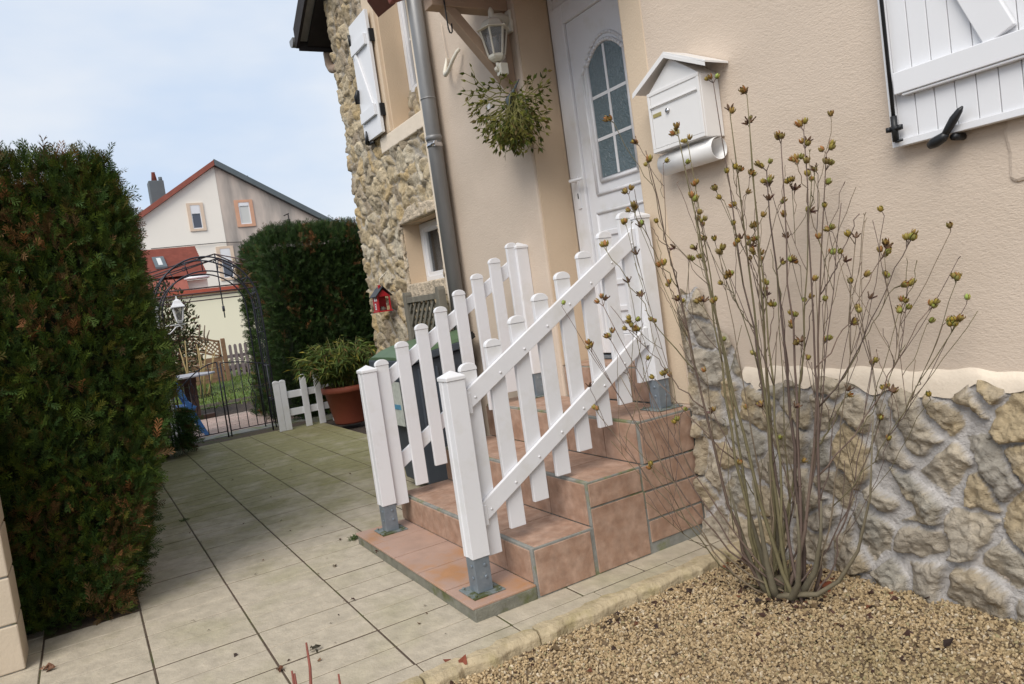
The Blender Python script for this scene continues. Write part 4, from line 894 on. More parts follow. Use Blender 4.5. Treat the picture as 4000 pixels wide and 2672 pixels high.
# potted bamboo
pt = thing('potted_bamboo', 'bushy dwarf bamboo in a big terracotta pot by the white fence', 'potted plant', (-9.2, 2.86, 0))
b = MB(); b.lathe((-9.2, 2.86, 0), [(.205, .0), (.215, .02), (.285, .40), (.315, .405), (.325, .43), (.325, .475), (.30, .485), (.285, .48), (.27, .42)], 40); b.build('pot', 'terracotta', pt)
b = MB(); b.lathe((-9.2, 2.86, 0), [(.27, .425), (.27, .43)], 20); b.build('potting_soil', 'soil', pt)
hr = np.random.default_rng(33); stem = MB(); lp = []; ld = []
for i in range(130):
    a = hr.uniform(0, 2*pi); rr = hr.uniform(0, .2); L = hr.uniform(.45, .78); out = hr.uniform(.1, .75)
    p0 = Vector((-9.2+rr*cos(a), 2.86+rr*sin(a), .43)); P = []
    for t_ in np.linspace(0, 1, 7):
        P.append(p0+Vector((cos(a)*out*.62*t_**1.5, sin(a)*out*.62*t_**1.5-.06*t_, L*t_-.55*out*L*t_**2.6)))
    stem.tube(P, [.004]*6+[.002], 4, (.16, .15, .05), cap=False)
    for j in range(30):
        t_ = hr.uniform(.25, 1); ii_ = min(5, int(t_*6)); pp = P[ii_].lerp(P[ii_+1], t_*6-ii_); lp.append(tuple(pp)); aa = a+hr.normal()*1.1
        ld.append((cos(aa), sin(aa), hr.uniform(-.9, .35)))
stem.build('culm', 'twig', pt, recalc=False); lp = np.array(lp); ld = np.array(ld)
scatter('leaves', leaf_proto(.075, .15), lp, frames(ld, hr, .8), hr.uniform(.09, .17, len(lp)), pick(hr, len(lp), [(.085, .125, .022), (.055, .09, .018), (.14, .15, .028), (.30, .24, .035), (.15, .09, .03)], [5, 4, 3, .5, .8]), 'leaf', pt)

# --- the bare hibiscus shrub
sb = thing('hibiscus_shrub', 'bare multi-stemmed shrub with dry seed capsules in the gravel', 'shrub', (-2.03, 2.30, 0))
hr = random.Random(44); OV = 4000/2347.
view = Vector((-.66, .75, 0))
base = Vector((-2.03, 2.28, -.02))
def sp_at(ox, oy, dep):
    """point seen at overview pixel (ox,oy) on the plane through the shrub facing the camera, pushed by dep"""
    px, py = ox*OV, oy*OV
    d = _r*(px-2000)/FPX - _u*(py-1336)/FPX + _f; n = np.array([view.x, view.y, 0]); c0 = np.array(base)+n*dep-CAM
    t_ = float(np.dot(c0, n)/np.dot(d, n)); p = CAM+t_*d
    if p[1] > 2.50:
        t2 = (2.50-hr.random()*.08)/d[1]; p = CAM+t2*d
    return Vector(p)
mains = [(1500, 1085, 1), (1372, 950, 1), (1357, 808, 2), (1400, 780, 2), (1383, 702, 2), (1390, 575, 1), (1455, 487, 3), (1487, 385, 2), (1480, 345, 0), (1555, 312, 2), (1577, 330, 2), (1635, 190, 2), (1712, 218, 2), (1674, 268, 1), (1718, 292, 2), (1757, 392, 4), (1842, 300, 4), (1894, 352, 4), (1828, 378, 3),
         (1928, 465, 0), (1970, 490, 0), (2022, 588, 4), (2082, 560, 3), (2128, 712, 2), (2190, 748, 3), (2116, 862, 0), (2000, 842, 1), (2075, 790, 0), (1735, 825, 1), (1820, 735, 3), (2016, 970, 1), (1937, 912, 1), (1665, 655, 1), (1590, 470, 3), (1748, 685, 2), (1730, 530, 5), (1560, 700, 1), (1610, 520, 2), (1690, 400, 2), (1790, 330, 2), (1860, 420, 2), (1900, 600, 1), (1960, 560, 1), (2050, 660, 1), (1420, 860, 0), (1450, 760, 1), (1520, 620, 1), (1780, 620, 1), (1845, 700, 1), (1650, 590, 1)]
ST = MB(); nodes = []; pods = []
pc_ = Vector
def stem_col(): 
    c = hr.choice([(.15, .105, .08), (.115, .08, .065), (.175, .135, .09), (.135, .115, .06)]); k = hr.uniform(.8, 1.2); return tuple(v*k for v in c)
def curve(p0, p1, p2, p3, n):
    return [p0*(1-t)**3+p1*3*t*(1-t)**2+p2*3*t*t*(1-t)+p3*t**3 for t in [i/n for i in range(n+1)]]
# heavy basal branches
for i in range(9):
    a = i/9*2*pi; 
roots = []
for i, (ox, oy, c) in enumerate(mains):
    tip = sp_at(ox, oy, hr.uniform(-.22, .18)); roots.append((tip, c))
order = sorted(range(len(roots)), key=lambda i: -roots[i][0].z)
for rank, i in enumerate(order):
    tip, c = roots[i]; H_ = tip.z-base.z
    main = rank < 9 or rank % 2 == 0 or H_ < .6
    if main or not nodes:
        st0 = base+Vector((hr.uniform(-.09, .11), hr.uniform(-.07, .07), 0)); hv = tip-st0; hv.z = 0
        p1 = st0+hv*.42+Vector((0, 0, H_*.10)); p2 = st0+hv*.66+Vector((0, 0, H_*.52)); r0 = .0068+.0036*hr.random() if rank < 18 else .0048
        if hr.random() < .3: p1 += Vector((hr.uniform(-.05, .05), hr.uniform(-.05, .05), .02))
    else:
        best = None
        for (q, qr) in nodes:
            dv = tip-q; h = sqrt(dv.x**2+dv.y**2)
            if dv.z > .18 and h < dv.z*.75:
                s_ = h*1.6+dv.z*.55+(0 if qr > .003 else .5)
                if best is None or s_ < best[0]: best = (s_, q, qr)
        if best is None:
            st0 = base+Vector((hr.uniform(-.09, .11), hr.uniform(-.07, .07), 0)); r0 = .006; hv = tip-st0; hv.z = 0; p1 = st0+hv*.42+Vector((0, 0, H_*.10)); p2 = st0+hv*.66+Vector((0, 0, H_*.52))
        else:
            st0 = best[1]; r0 = min(best[2]*.75, .005); hv = tip-st0; p1 = st0+hv*.33+Vector((hv.x*.12, hv.y*.12, -.02)); p2 = st0+hv*.66+Vector((0, 0, .01))
    P = curve(st0, p1, p2, tip, 14)
    for k in range(2, 14): P[k] = P[k]+Vector((hr.gauss(0, .0045), hr.gauss(0, .0045), hr.gauss(0, .003)))
    rad = [max(.0016, r0*(1-.80*k/14)) for k in range(15)]; cc = stem_col()
    ST.tube(P, rad, 6, cc)
    for k in range(3, 14, 1): nodes.append((P[k], rad[k]))
    for k in range(4, 14):  # buds
        if hr.random() < .75:
            q = P[k].lerp(P[k+1], hr.random()); dd = Vector((hr.uniform(-1, 1), hr.uniform(-1, 1), .6)).normalized(); ST.tube([q, q+dd*rad[k]*1.9], [rad[k]*.7, rad[k]*.35], 4, (.12, .085, .06))
    d_ = (P[-1]-P[-2]).normalized()
    for k in range(int(c*1.7+.5)):
        dd = (d_+Vector((hr.uniform(-1, 1), hr.uniform(-1, 1), hr.uniform(-.5, .5)))*.8).normalized(); L = hr.uniform(.012, .034)
        back = P[-1].lerp(P[-2], .35*(k//3))
        q = back+dd*L; ST.tube([back, q], [.0018, .0015], 4, cc); pods.append((q, dd))
# thin twigs and clusters lower in the crown (photo positions)
clus = [(1640, 560, 2), (1610, 600, 2), (1690, 480, 2), (1700, 560, 2), (1785, 470, 2), (1800, 500, 2), (1850, 490, 3), (1900, 530, 2), (1870, 650, 1), (1885, 700, 1), (1948, 655, 2), (1975, 640, 2), (1990, 690, 1), (2080, 660, 2), (2068, 700, 2), (2030, 640, 2), (1510, 520, 1), (1535, 660, 2), (1560, 690, 3), (1500, 740, 2), (1460, 590, 1), (1640, 700, 2), (1720, 600, 1), (1580, 600, 2), (1680, 520, 1), (1765, 430, 2), (1815, 425, 3), (1875, 400, 2), (1660, 460, 1), (1595, 430, 2), (1570, 380, 1), (1520, 375, 1), (1990, 780, 0), (1960, 720, 0), (1860, 830, 0), (1780, 760, 0), (1560, 950, 1), (1620, 860, 1), (1480, 830, 1), (2060, 790, 0), (1930, 980, 0), (1430, 1000, 0), (1400, 1010, 0), (1460, 920, 0), (1450, 880, 0), (1540, 860, 0), (1655, 790, 1), (1700, 745, 0), (1480, 1150, 0), (1530, 1130, 0), (1950, 1180, 0), (2000, 1120, 0), (1880, 560, 1), (1835, 610, 1), (1805, 555, 1), (1890, 480, 1), (1735, 640, 0)]
for (ox, oy, c) in clus:
    tip = sp_at(ox, oy, hr.uniform(-.2, .2)); best = None
    for (q, qr) in nodes:
        dv = tip-q; h = sqrt(dv.x**2+dv.y**2)
        if dv.z > .05 and h < dv.z*1.3+.03:
            s_ = h+abs(dv.z-.22)
            if best is None or s_ < best[0]: best = (s_, q, qr)
    if best is None: continue
    st0 = best[1]; hv = tip-st0; r0 = min(best[2]*.6, .0032)
    P = curve(st0, st0+hv*.35+Vector((hv.x*.1, hv.y*.1, -.012)), st0+hv*.7, tip, 6); cc = stem_col(); ST.tube(P, [max(.0013, r0*(1-.5*k/6)) for k in range(7)], 5, cc)
    for k in range(2, 6): nodes.append((P[k], r0*.6))
    d_ = (P[-1]-P[-2]).normalized()
    for k in range(c):
        dd = (d_+Vector((hr.uniform(-1, 1), hr.uniform(-1, 1), hr.uniform(-.5, .5)))*.9).normalized(); q = P[-1]+dd*hr.uniform(.006, .02); ST.tube([P[-1], q], [.0016, .0014], 4, cc); pods.append((q, dd))
# further thin side twigs all through the crown
for i in range(150):
    q, qr = nodes[hr.randrange(len(nodes))]
    if q.z < .22 or q.z > 1.75: continue
    out = q-base; out.z = 0; out = out.normalized() if out.length > .02 else Vector((1, 0, 0))
    L = hr.uniform(.14, .50)*(1.0 if q.z < 1.1 else .55); lat = Vector((view.y, -view.x, 0))*hr.uniform(-1, 1)
    tip = q+(Vector((0, 0, 1))+out*hr.uniform(-.1, .6)+lat*.38).normalized()*L
    if tip.y > 2.50: tip.y = 2.50
    r0 = min(qr*.65, .0030); P = curve(q, q+(tip-q)*.3+out*.02, q+(tip-q)*.65, tip, 6); cc = stem_col()
    for k in range(1, 6): P[k] = P[k]+Vector((hr.gauss(0, .003), hr.gauss(0, .003), 0))
    ST.tube(P, [max(.0012, r0*(1-.5*k/6)) for k in range(7)], 5, cc)
    d_ = (P[-1]-P[-2]).normalized()
    for k in range(hr.choice([0, 0, 1, 1, 2, 3]) if tip.z > .7 else hr.choice([0, 0, 1])):
        dd = (d_+Vector((hr.uniform(-1, 1), hr.uniform(-1, 1), hr.uniform(-.5, .5)))*.8).normalized(); e2 = P[-1]+dd*hr.uniform(.008, .02); ST.tube([P[-1], e2], [.0015, .0013], 4, cc); pods.append((e2, dd))
# thick gnarled base
for i in range(7):
    a = i/7*2*pi+.3; q = base+Vector((cos(a)*.05, sin(a)*.04, -.01)); e2 = q+Vector((cos(a)*hr.uniform(.05, .12), sin(a)*hr.uniform(.03, .08), hr.uniform(.10, .16))); e3 = e2+Vector((cos(a)*.06, sin(a)*.03, hr.uniform(.2, .4)))
    ST.tube([q, (q+e2)/2+Vector((0, 0, -.015)), e2, (e2+e3)/2+Vector((cos(a)*.012, 0, 0)), e3], [.020, .015, .011, .007, .003], 8, (.135, .115, .075))
ST.tube([base+Vector((-.03, 0, -.02)), base+Vector((0, 0, .05)), base+Vector((.05, .0, .07))], [.04, .030, .02], 8, (.13, .11, .07))
ST.tube([base+Vector((.0, -.05, .0)), base+Vector((.10, -.03, .035)), base+Vector((.17, .0, .045)), base+Vector((.25, .03, .11)), base+Vector((.33, .05, .24)), base+Vector((.39, .07, .45)), base+Vector((.43, .08, .75))], [.013, .012, .010, .008, .006, .004, .002], 7, (.15, .125, .08))
ST.build('stem', 'twig', sb, recalc=False)
# seed capsule: five valves round a core, calyx spikes
def pod_mesh(seed, open_, col, name):
    r2 = random.Random(seed); b = MB()
    for k in range(5):
        a = 2*pi*k/5+r2.uniform(-.1, .1); ca, sa = cos(a), sin(a); o_ = open_
        ring = []
        prof = [(.0, .0, .0), (.45, .42, .34), (.62+o_*.25, .95, .40), (.5+o_*.75, 1.35, .26), (.30+o_*1.0, 1.72, .03)]
        v = []
        for (rr, z, w_) in prof: v += [(rr*ca-w_*sa, rr*sa+w_*ca, z), (rr*1.25*ca, rr*1.25*sa, z), (rr*ca+w_*sa, rr*sa-w_*ca, z)]
        f = []
        for i in range(4):
            for j in range(2): f.append((i*3+j, (i+1)*3+j, (i+1)*3+j+1, i*3+j+1))
        c = tuple(x*r2.uniform(.75, 1.2) for x in col); b.add(v, f, c, smooth=True)
    for k in range(7):
        a = 2*pi*k/7; L = r2.uniform(.7, 1.1); c = tuple(x*.55 for x in col)
        b.add([(0, 0, .05), (.45*cos(a)-.06*sin(a), .45*sin(a)+.06*cos(a), .12), (.45*cos(a)+.06*sin(a), .45*sin(a)-.06*cos(a), .12), (L*cos(a), L*sin(a), .35+.3*r2.random())], [(0, 1, 3), (0, 3, 2)], c)
    if open_ < .3: b.lathe((0, 0, 0), [(.1, .05), (.42, .35), (.5, .9), (.25, 1.4)], 8, tuple(x*.6 for x in col))
    V = np.concatenate(b.v); me = bpy.data.meshes.new(name); me.from_pydata((V*.0132).tolist(), [], b.f)
    me.polygons.foreach_set('use_smooth', np.array(b.sm)); ca_ = me.color_attributes.new('Col', 'FLOAT_COLOR', 'POINT'); Cc = np.concatenate(b.c)
    ca_.data.foreach_set('color', np.concatenate([Cc, np.ones((len(Cc), 1))], 1).astype('f').ravel()); me.materials.append(M['pod']); return me
PM = [pod_mesh(1, .12, (.28, .205, .055), 'seed_capsule'), pod_mesh(2, .3, (.24, .155, .05), 'seed_capsule'), pod_mesh(3, .05, (.36, .33, .10), 'seed_capsule'), pod_mesh(4, .9, (.15, .075, .05), 'seed_capsule'), pod_mesh(5, .2, (.26, .185, .055), 'seed_capsule')]
keep_n = 100
for i, (q, dd) in enumerate(pods[:330]):
    me = hr.choices(PM, [5, 4, 1.1, 2.4, 4])[0]
    if i < keep_n:
        o = bpy.data.objects.new('seed_capsule', me); COL.objects.link(o); o.parent = sb
        o.location = q-sb.location; o.rotation_mode = 'QUATERNION'; o.rotation_quaternion = dd.to_track_quat('Z', 'Y'); s_ = hr.uniform(.8, 1.25); o.scale = (s_, s_, s_)
if len(pods) > keep_n:
    V = []; F = []; Cc = []; n0 = 0
    for (q, dd) in pods[keep_n:330]:
        me = hr.choices(PM, [5, 4, 1.1, 2.4, 4])[0]; mt = Matrix.Translation(q)@dd.to_track_quat('Z', 'Y').to_matrix().to_4x4()
        for vtx in me.vertices: V.append(mt@vtx.co)
        Cc += [tuple(c.color)[:3] for c in me.color_attributes['Col'].data]
        F += [tuple(i+n0 for i in p.vertices) for p in me.polygons]; n0 += len(me.vertices)
    b = MB(); b.v.append(np.array([tuple(v) for v in V])); b.c.append(np.array(Cc)); b.f = F; b.sm = [True]*len(F); b.n = n0
    o = b.build('seed_capsules', 'pod', sb, recalc=False); o['kind'] = 'stuff'
# soil hole and litter under the shrub
lit = np.random.default_rng(51); n = 340
th = lit.uniform(0, 2*pi, n); rr = np.abs(lit.normal(size=n))*.16
lx_ = np.concatenate([-2.03+rr*np.cos(th)*1.6, lit.uniform(-2.4, -.5, 150), np.clip(lit.normal(-2.38, .06, 60), -2.41, -2.2)]); ly_ = np.concatenate([2.27+rr*np.sin(th)*.9, lit.uniform(.8, 2.55, 150), lit.uniform(1.2, 2.5, 60)])
m_ = (ly_ < 2.54) & (lx_ > -2.41); lx_, ly_ = lx_[m_], ly_[m_]; lz_ = gz(lx_, ly_)+.010
d = lit.normal(size=(len(lx_), 3)); d[:, 2] *= .3
stuff(scatter('leaf_litter', leaf_proto(.32, .25), np.stack([lx_, ly_, lz_], -1), frames(d, lit, .7), lit.uniform(.015, .045, len(lx_)), pick(lit, len(lx_), [(.07, .035, .025), (.04, .025, .02), (.16, .06, .03), (.12, .08, .04)], [4, 4, 1, 2]), 'leaf'), 'brown dead leaf fragments scattered on the gravel', 'leaf litter')
# bits fallen on paving
n = 60; xx = lit.uniform(-8, -2.65, n); yy = lit.uniform(.2, 2.2, n); m_ = ~((xx > -4.3) & (yy > 1.2)); xx, yy = xx[m_], yy[m_]; d = lit.normal(size=(len(xx), 3)); d[:, 2] *= .2
stuff(scatter('paving_litter', leaf_proto(.35, .25), np.stack([xx, yy, np.full(len(xx), .006)], -1), frames(d, lit, .5), lit.uniform(.010, .028, len(xx)), pick(lit, len(xx), [(.09, .05, .03), (.05, .035, .03), (.16, .09, .05)], [3, 2, 1]), 'leaf'), 'small brown leaf crumbs lying on the paving', 'leaf litter')
def fallen(px, py, z, size, col, label, seed, fat=.35):
    rr = np.random.default_rng(seed); p = at(px, py, 2, z); k = 5
    o = scatter('fallen_leaf', leaf_proto(fat, .35), np.tile(p, (k, 1))+rr.normal(size=(k, 3))*size*np.array([.25, .25, .05])+np.array([0, 0, size*.15]), frames(rr.normal(size=(k, 3))*np.array([1, 1, .35]), rr, .8), rr.uniform(.5, 1, k)*size, pick(rr, k, [col], [1]), 'leaf')
    tag(o, label, 'leaf')
fallen(1225, 2545, .006, .045, (.05, .045, .03), 'dark curled leaf on the paving beside the reddish shoots', 1)
fallen(1467, 2160, .07, .022, (.08, .03, .02), 'single dark dry capsule lying on the bottom tiled slab', 2)
fallen(1775, 2600, -.01, .06, (.20, .06, .035), 'rust brown leaf on the gravel edge by the kerb', 3)
fallen(3230, 2290, .0, .07, (.22, .065, .03), 'rust red leaf right of the shrub foot', 4)
fallen(1098, 2615, .006, .03, (.10, .04, .02), 'small brown leaf in the paving joint near the lower edge', 5)
fallen(1372, 2345, .006, .02, (.08, .045, .035), 'grey brown leaf on a paving cross joint', 6)
fallen(1310, 2210, .006, .028, (.12, .09, .06), 'dull brown leaf in the middle of the paving', 7)
fallen(200, 2612, .006, .05, (.20, .10, .06), 'brown conifer scrap on the paving beside the cream pillar', 8)
def weed(px, py, label, seed, n=60, s=.05):
    rr = np.random.default_rng(seed); p = at(px, py, 2, 0.); root = thing('weed_tuft', label, 'weed', tuple(p))
    a = rr.uniform(0, 2*pi, n); d = np.stack([np.cos(a), np.sin(a), rr.uniform(.2, 1.4, n)], -1)
    scatter('blades', leaf_proto(.08, .15), np.tile(p, (n, 1))+rr.normal(size=(n, 3))*np.array([.015, .015, 0]), frames(d, rr, .6), rr.uniform(.5, 1, n)*s, pick(rr, n, [(.06, .10, .03), (.09, .13, .04)], [1, 1]), 'leaf', root)
weed(1385, 2108, 'green weed tuft at the corner of the bottom tiled slab', 1)
weed(720, 2035, 'small dark weed in the paving joint near the hedge', 2, 50, .035)
# pruned reddish shoots at the lower frame edge
ps = thing('rose_shoots', 'thin reddish pruned shoots at the lower edge of the paving', 'shrub', (-2.35, .52, 0)); b = MB()
for (px, py, dx) in ((1196, 2510, .0), (1140, 2620, -.01), (1150, 2630, .01), (1322, 2632, .03)):
    tipp = at(px, py, 0, -2.28+dx); low = at(px+20, py+200, 0, -2.22+dx); low2 = Vector(low); low2.z = max(0, low2.z)
    b.tube([(-2.22, tipp[1]*.7+.12, .0), Vector(low), (Vector(low)+Vector(tipp))/2+Vector((0, .004, 0)), Vector(tipp)], [.006, .005, .0045, .003], 7, (.22, .07, .05))
b.build('stem', 'twig', ps, recalc=False)

# ================================================================== PILLAR, WHITE FENCE
pl_ = thing('gate_pillar', 'low cream block pillar at the lower left corner', 'pillar', (-3.98, -.58, 0))
b = MB(); z = 0.
for k in range(5): b.box(-4.12, -3.88, -.80, -.405, z+.004, z+.206); z += .21
b.build('block', 'mortarblock', pl_, bevel=.006)
b = MB(); b.box(-4.11, -3.887, -.79, -.412, 0, z-.01); b.build('mortar', 'grout', pl_)
b = MB(); b.box(-4.16, -3.84, -.84, -.37, z, z+.05); b.build('capstone', 'mortarblock', pl_, bevel=.008)
wf = thing('picket_fence', 'low white picket fence between the garden gate and the pot', 'fence', (-9.65, 2.5, 0)); X = -9.65; first = None
for (y, zt, wd) in ((2.085, .655, .078), (2.166, .655, .078), (2.43, .685, .080), (2.61, .70, .080), (2.79, .70, .080), (2.97, .70, .08), (3.15, .70, .08)):
    b = MB(); b.box(X-.012, X+.012, y-wd/2, y+wd/2, .0, zt-.035); o = b.build('picket', 'pvc', wf, bevel=.003)
    c = MB(); c.prism(arch_prof(y, wd+.004, zt-.0345, zt, .03), 0, X-.014, X+.014); c.build('cap', 'white', o, bevel=.003)
for z in (.22, .45): MB().box(X-.034, X-.0125, 2.20, 3.3, z-.045, z+.045).build('rail', 'pvc', wf, bevel=.003)

# ================================================================== GARDEN ARCH, GATE, GAZEBO
ar = thing('garden_arch', 'dark wrought iron rose arch over the garden gate', 'arch', (-10.1, 1.5, 0))
ya, yb, yc = .86, 2.12, 1.49; zs = 1.66
def hoop(x, rr, ya_, yb_, zsp, rise):
    yc_ = (ya_+yb_)/2; hw = (yb_-ya_)/2
    P = [(x, ya_, 0), (x, ya_, zsp)]+[(x, yc_-hw*cos(a), zsp+rise*sin(a)) for a in np.linspace(.15, pi-.15, 22)]+[(x, yb_, zsp), (x, yb_, 0)]
    return P
for x in (-9.95, -10.40):
    MB().tube(hoop(x, 0, ya, yb, zs, .68), .010, 8).build('hoop', 'ironb', ar)
    MB().tube(hoop(x, 0, ya+.09, yb-.09, zs, .50), .009, 8).build('inner_hoop', 'ironb', ar)
cr = MB()
for s_ in np.linspace(0, 1, 9):
    a = .25+s_*(pi-.5); hw = (yb-ya)/2
    cr.tube([(-9.95, yc-hw*cos(a), zs+.68*sin(a)), (-9.95, yc-(hw-.09)*cos(a), zs+.50*sin(a))], .006, 6); cr.tube([(-9.95, yc-hw*cos(a), zs+.68*sin(a)), (-10.40, yc-hw*cos(a), zs+.68*sin(a))], .007, 6)
for z in (.4, .85, 1.3, 1.62):
    for y in (ya, yb): cr.tube([(-9.95, y, z), (-10.40, y, z)], .007, 6)
    cr.tube([(-9.95, ya, z), (-9.95, ya+.09, z)], .006, 6); cr.tube([(-9.95, yb, z), (-9.95, yb-.09, z)], .006, 6)
for y in (yb,):   # wavy bars in the side panel
    for k, x in enumerate((-10.06, -10.175, -10.29)): MB().tube([(x+.02*sin(t_*9+k), y, t_) for t_ in np.linspace(.05, 1.9, 26)], .005, 6).build('wavy_bar', 'ironb', ar)
cr.build('cross_bars', 'ironb', ar)
sc2 = MB()
def scroll(c, rr, turns, sgn, x):
    return [(x, c[0]+sgn*rr*(1-t_*.75)*cos(t_*turns*2*pi), c[1]+rr*(1-t_*.75)*sin(t_*turns*2*pi)) for t_ in np.linspace(0, 1, 18)]
for a in (.7, 1.2, 1.94, 2.44):
    sc2.tube(scroll((yc-.59*cos(a), zs+.58*sin(a)), .035, 1.2, 1, -9.95), .004, 5)
sc2.build('scroll', 'ironb', ar)
gt = thing('garden_gate', 'low two-leaf wrought iron gate below the rose arch', 'gate', (-9.95, 1.5, 0))
def gate_leaf(y0, y1, zin, zout, flip):
    X = -9.93; b = MB(); lo = .11
    def top(y):
        t_ = (y-y0)/(y1-y0); t_ = 1-t_ if flip else t_
        return zout+(zin-zout)*sin(t_*pi/2)
    b.tube([(X, y0, .03), (X, y0, top(y0))], .009, 6); b.tube([(X, y1, .03), (X, y1, top(y1))], .009, 6)
    b.tube([(X, y0, lo), (X, y1, lo)], .007, 6); b.tube([(X, y, top(y)) for y in np.linspace(y0, y1, 10)], .008, 6)
    n = 5
    for i in range(1, n):
        y = y0+(y1-y0)*i/n
        if i == 2 and not flip or i == 3 and flip:
            b.tube([(X, y, lo), (X, y, .35), (X, y+.035, .48), (X, y-.03, .70), (X, y, .80), (X, y, top(y))], .0055, 6); b.tube([(X, y, .35), (X, y-.035, .48), (X, y+.03, .70), (X, y, .80)], .0045, 6)
        else: b.tube([(X, y, lo), (X, y, top(y))], .0055, 6)
        for sg in (-1, 1): b.tube(scroll((y+sg*.034, .60), .03, 1.2, sg, X), .0035, 5)
    return b.build('gate_leaf', 'ironb', gt)
gate_leaf(ya+.05, yc-.02, 1.00, .66, False); gate_leaf(yc+.02, yb-.05, .98, .88, True)
gz_ = thing('gazebo_frame', 'brown metal gazebo frame of thin tubes behind the rose arch', 'gazebo', (-12.2, 1.6, 0))
xa_, xb_ = -11.1, -13.3; yL, yR = -.35, 3.35; b = MB()
ap = Vector(at(838, 992, 0, -12.2)); zt1 = at(790, 1112, 0, xa_)[2]; zt3 = at(830, 1163, 0, xb_)[2]; zt = (zt1+zt3)/2
for x in (xa_, xb_):
    for dz in (0, -.07): b.tube([(x, yL, zt+dz), (x, yR, zt+dz)], .011, 6)
for y in (yL, yR):
    for dz in (0, -.07): b.tube([(xa_, y, zt+dz), (xb_, y, zt+dz)], .011, 6)
b.build('ring_beam', 'ironr', gz_)
b = MB()
for x in (xa_, xb_):
    for y in (yL, yR):
        for dz in (0, -.08): b.tube([(x, y, zt+dz), (ap.x, ap.y, ap.z+dz)], .010, 6)
b.build('roof_rib', 'ironr', gz_)
for x in (xa_, xb_):
    for y in (yL, yR): MB().tube([(x, y, 0), (x, y, zt)], .014, 6).build('post', 'ironr', gz_)
b = MB(); b.tube([ap, (ap.x, ap.y, ap.z-1.0)], .009, 6); b.tube([(ap.x, ap.y, ap.z-.82), (ap.x, ap.y, ap.z-.90)], [.02, .02], 6); b.build('hanging_rod', 'ironb', gz_)

# ================================================================== GARDEN LAMP, TABLE, CHAIR
lpx = -10.75; p0 = at(605, 1200, 0, lpx); Yp = float(at(640, 1400, 0, lpx)[1]); zt = float(at(603, 1185, 0, lpx)[2])
lmp = thing('garden_lamp', 'white ornate garden lamp post half hidden by the left hedge', 'lamp post', (lpx, Yp, 0))
b = MB(); b.lathe((lpx, Yp, 0), [(.10, 0), (.10, .05), (.07, .10), (.075, .22), (.045, .30), (.040, .55), (.052, .58), (.040, .62), (.036, 1.0), (.046, 1.03), (.034, 1.06), (.032, 1.34), (.055, 1.38), (.055, 1.46), (.032, 1.50), (.030, 1.62), (.045, 1.64), (.022, 1.70), (.020, 1.76), (.05, 1.775), (.03, 1.81), (.008, 1.86), (.003, zt+.02)], 16); b.build('post', 'white', lmp)
ly2 = Yp+.27; b = MB(); z = 1.52
b.obox((lpx, Yp+.02, z+.03), (lpx, ly2+.06, z+.03), .02, .014); b.tube([(lpx, Yp+.04, z-.02), (lpx, Yp+.07, z-.07), (lpx, Yp+.12, z-.08), (lpx, Yp+.17, z-.04), (lpx, Yp+.21, z+.0), (lpx, Yp+.26, z+.01), (lpx, Yp+.29, z-.01), (lpx, Yp+.27, z-.03)], .009, 6); b.tube([(lpx, Yp+.05, z-.02), (lpx, Yp+.07, z+.01), (lpx, Yp+.10, z+.0), (lpx, Yp+.10, z-.03), (lpx, Yp+.07, z-.03)], .006, 6); b.build('arm', 'white', lmp)
b = MB(); b.lathe((lpx, ly2, 0), [(.035, z+.045), (.05, z+.07), (.055, z+.085)], 4, smooth=False, phase=pi/4)
for k in range(4):
    a = pi/4+k*pi/2; b.obox((lpx+.05*cos(a), ly2+.05*sin(a), z+.08), (lpx+.088*cos(a), ly2+.088*sin(a), z+.255), .012, .012, up=(cos(a), sin(a), 0))
b.lathe((lpx, ly2, 0), [(.115, z+.255), (.118, z+.265), (.075, z+.31), (.055, z+.35), (.012, z+.37), (.010, z+.41)], 4, smooth=False, phase=pi/4); b.build('lantern_frame', 'white', lmp)
b = MB(); b.lathe((lpx, ly2, 0), [(.046, z+.09), (.082, z+.253)], 4, smooth=False, phase=pi/4); b.build('lantern_pane', 'lampglass', lmp)
tb = thing('garden_table', 'grey topped wooden garden table on the patio behind the gate', 'table', (-13.2, 1.35, 0))
b = MB(); b.prism([(-12.75, 1.05), (-12.95, 1.78), (-13.3, 1.92), (-14.0, 1.65), (-13.9, .9)], 2, .715, .745); b.build('tabletop', 'tabletop', tb, bevel=.006)
b = MB(); b.box(-13.65, -13.05, 1.05, 1.58, .62, .714); b.build('apron', 'tablewood', tb)
for (x, y) in ((-13.15, 1.52), (-13.55, 1.48)): MB().box(x-.05, x+.05, y-.055, y+.055, .0, .619).build('leg', 'tablewood', tb)
MB().box(-13.25, -13.05, 1.40, 1.78, .0, .07).build('foot', 'tablewood', tb)
fp = MB(); fpx = at(660, 1445, 0, -13.2); fpo = thing('flower_pot', 'small dark plastic pot standing on the garden table', 'pot', (fpx[0], fpx[1], .746)); fp.lathe((fpx[0], fpx[1]+.02, .7462), [(.06, 0), (.08, .11), (.085, .12), (.07, .115)], 14); fp.build('pot', 'terracotta', fpo)
ch = thing('blue_chair', 'blue plastic folding chair standing just inside the gate', 'chair', (-10.95, 1.13, 0))
cx, cy = -10.95, 1.13
b = MB(); b.obox((cx-.2, cy-.12, .80), (cx+.2, cy-.12, .80), .10, .025, up=(0, 1, 0))
for z in (.56, .66, .76, .86): b.box(cx-.22, cx+.20, cy-.16+.02*(z-.5)*4*0, cy-.135, z-.035, z+.035)
b.build('backrest', 'blueplastic', ch)
b = MB(); b.box(cx-.22, cx+.2, cy-.13, cy+.08, .43, .455); b.tube([(cx+.2, cy+.05, .47), (cx-.2, cy+.05, .47)], .022, 8); b.build('seat', 'blueplastic', ch, bevel=.004)
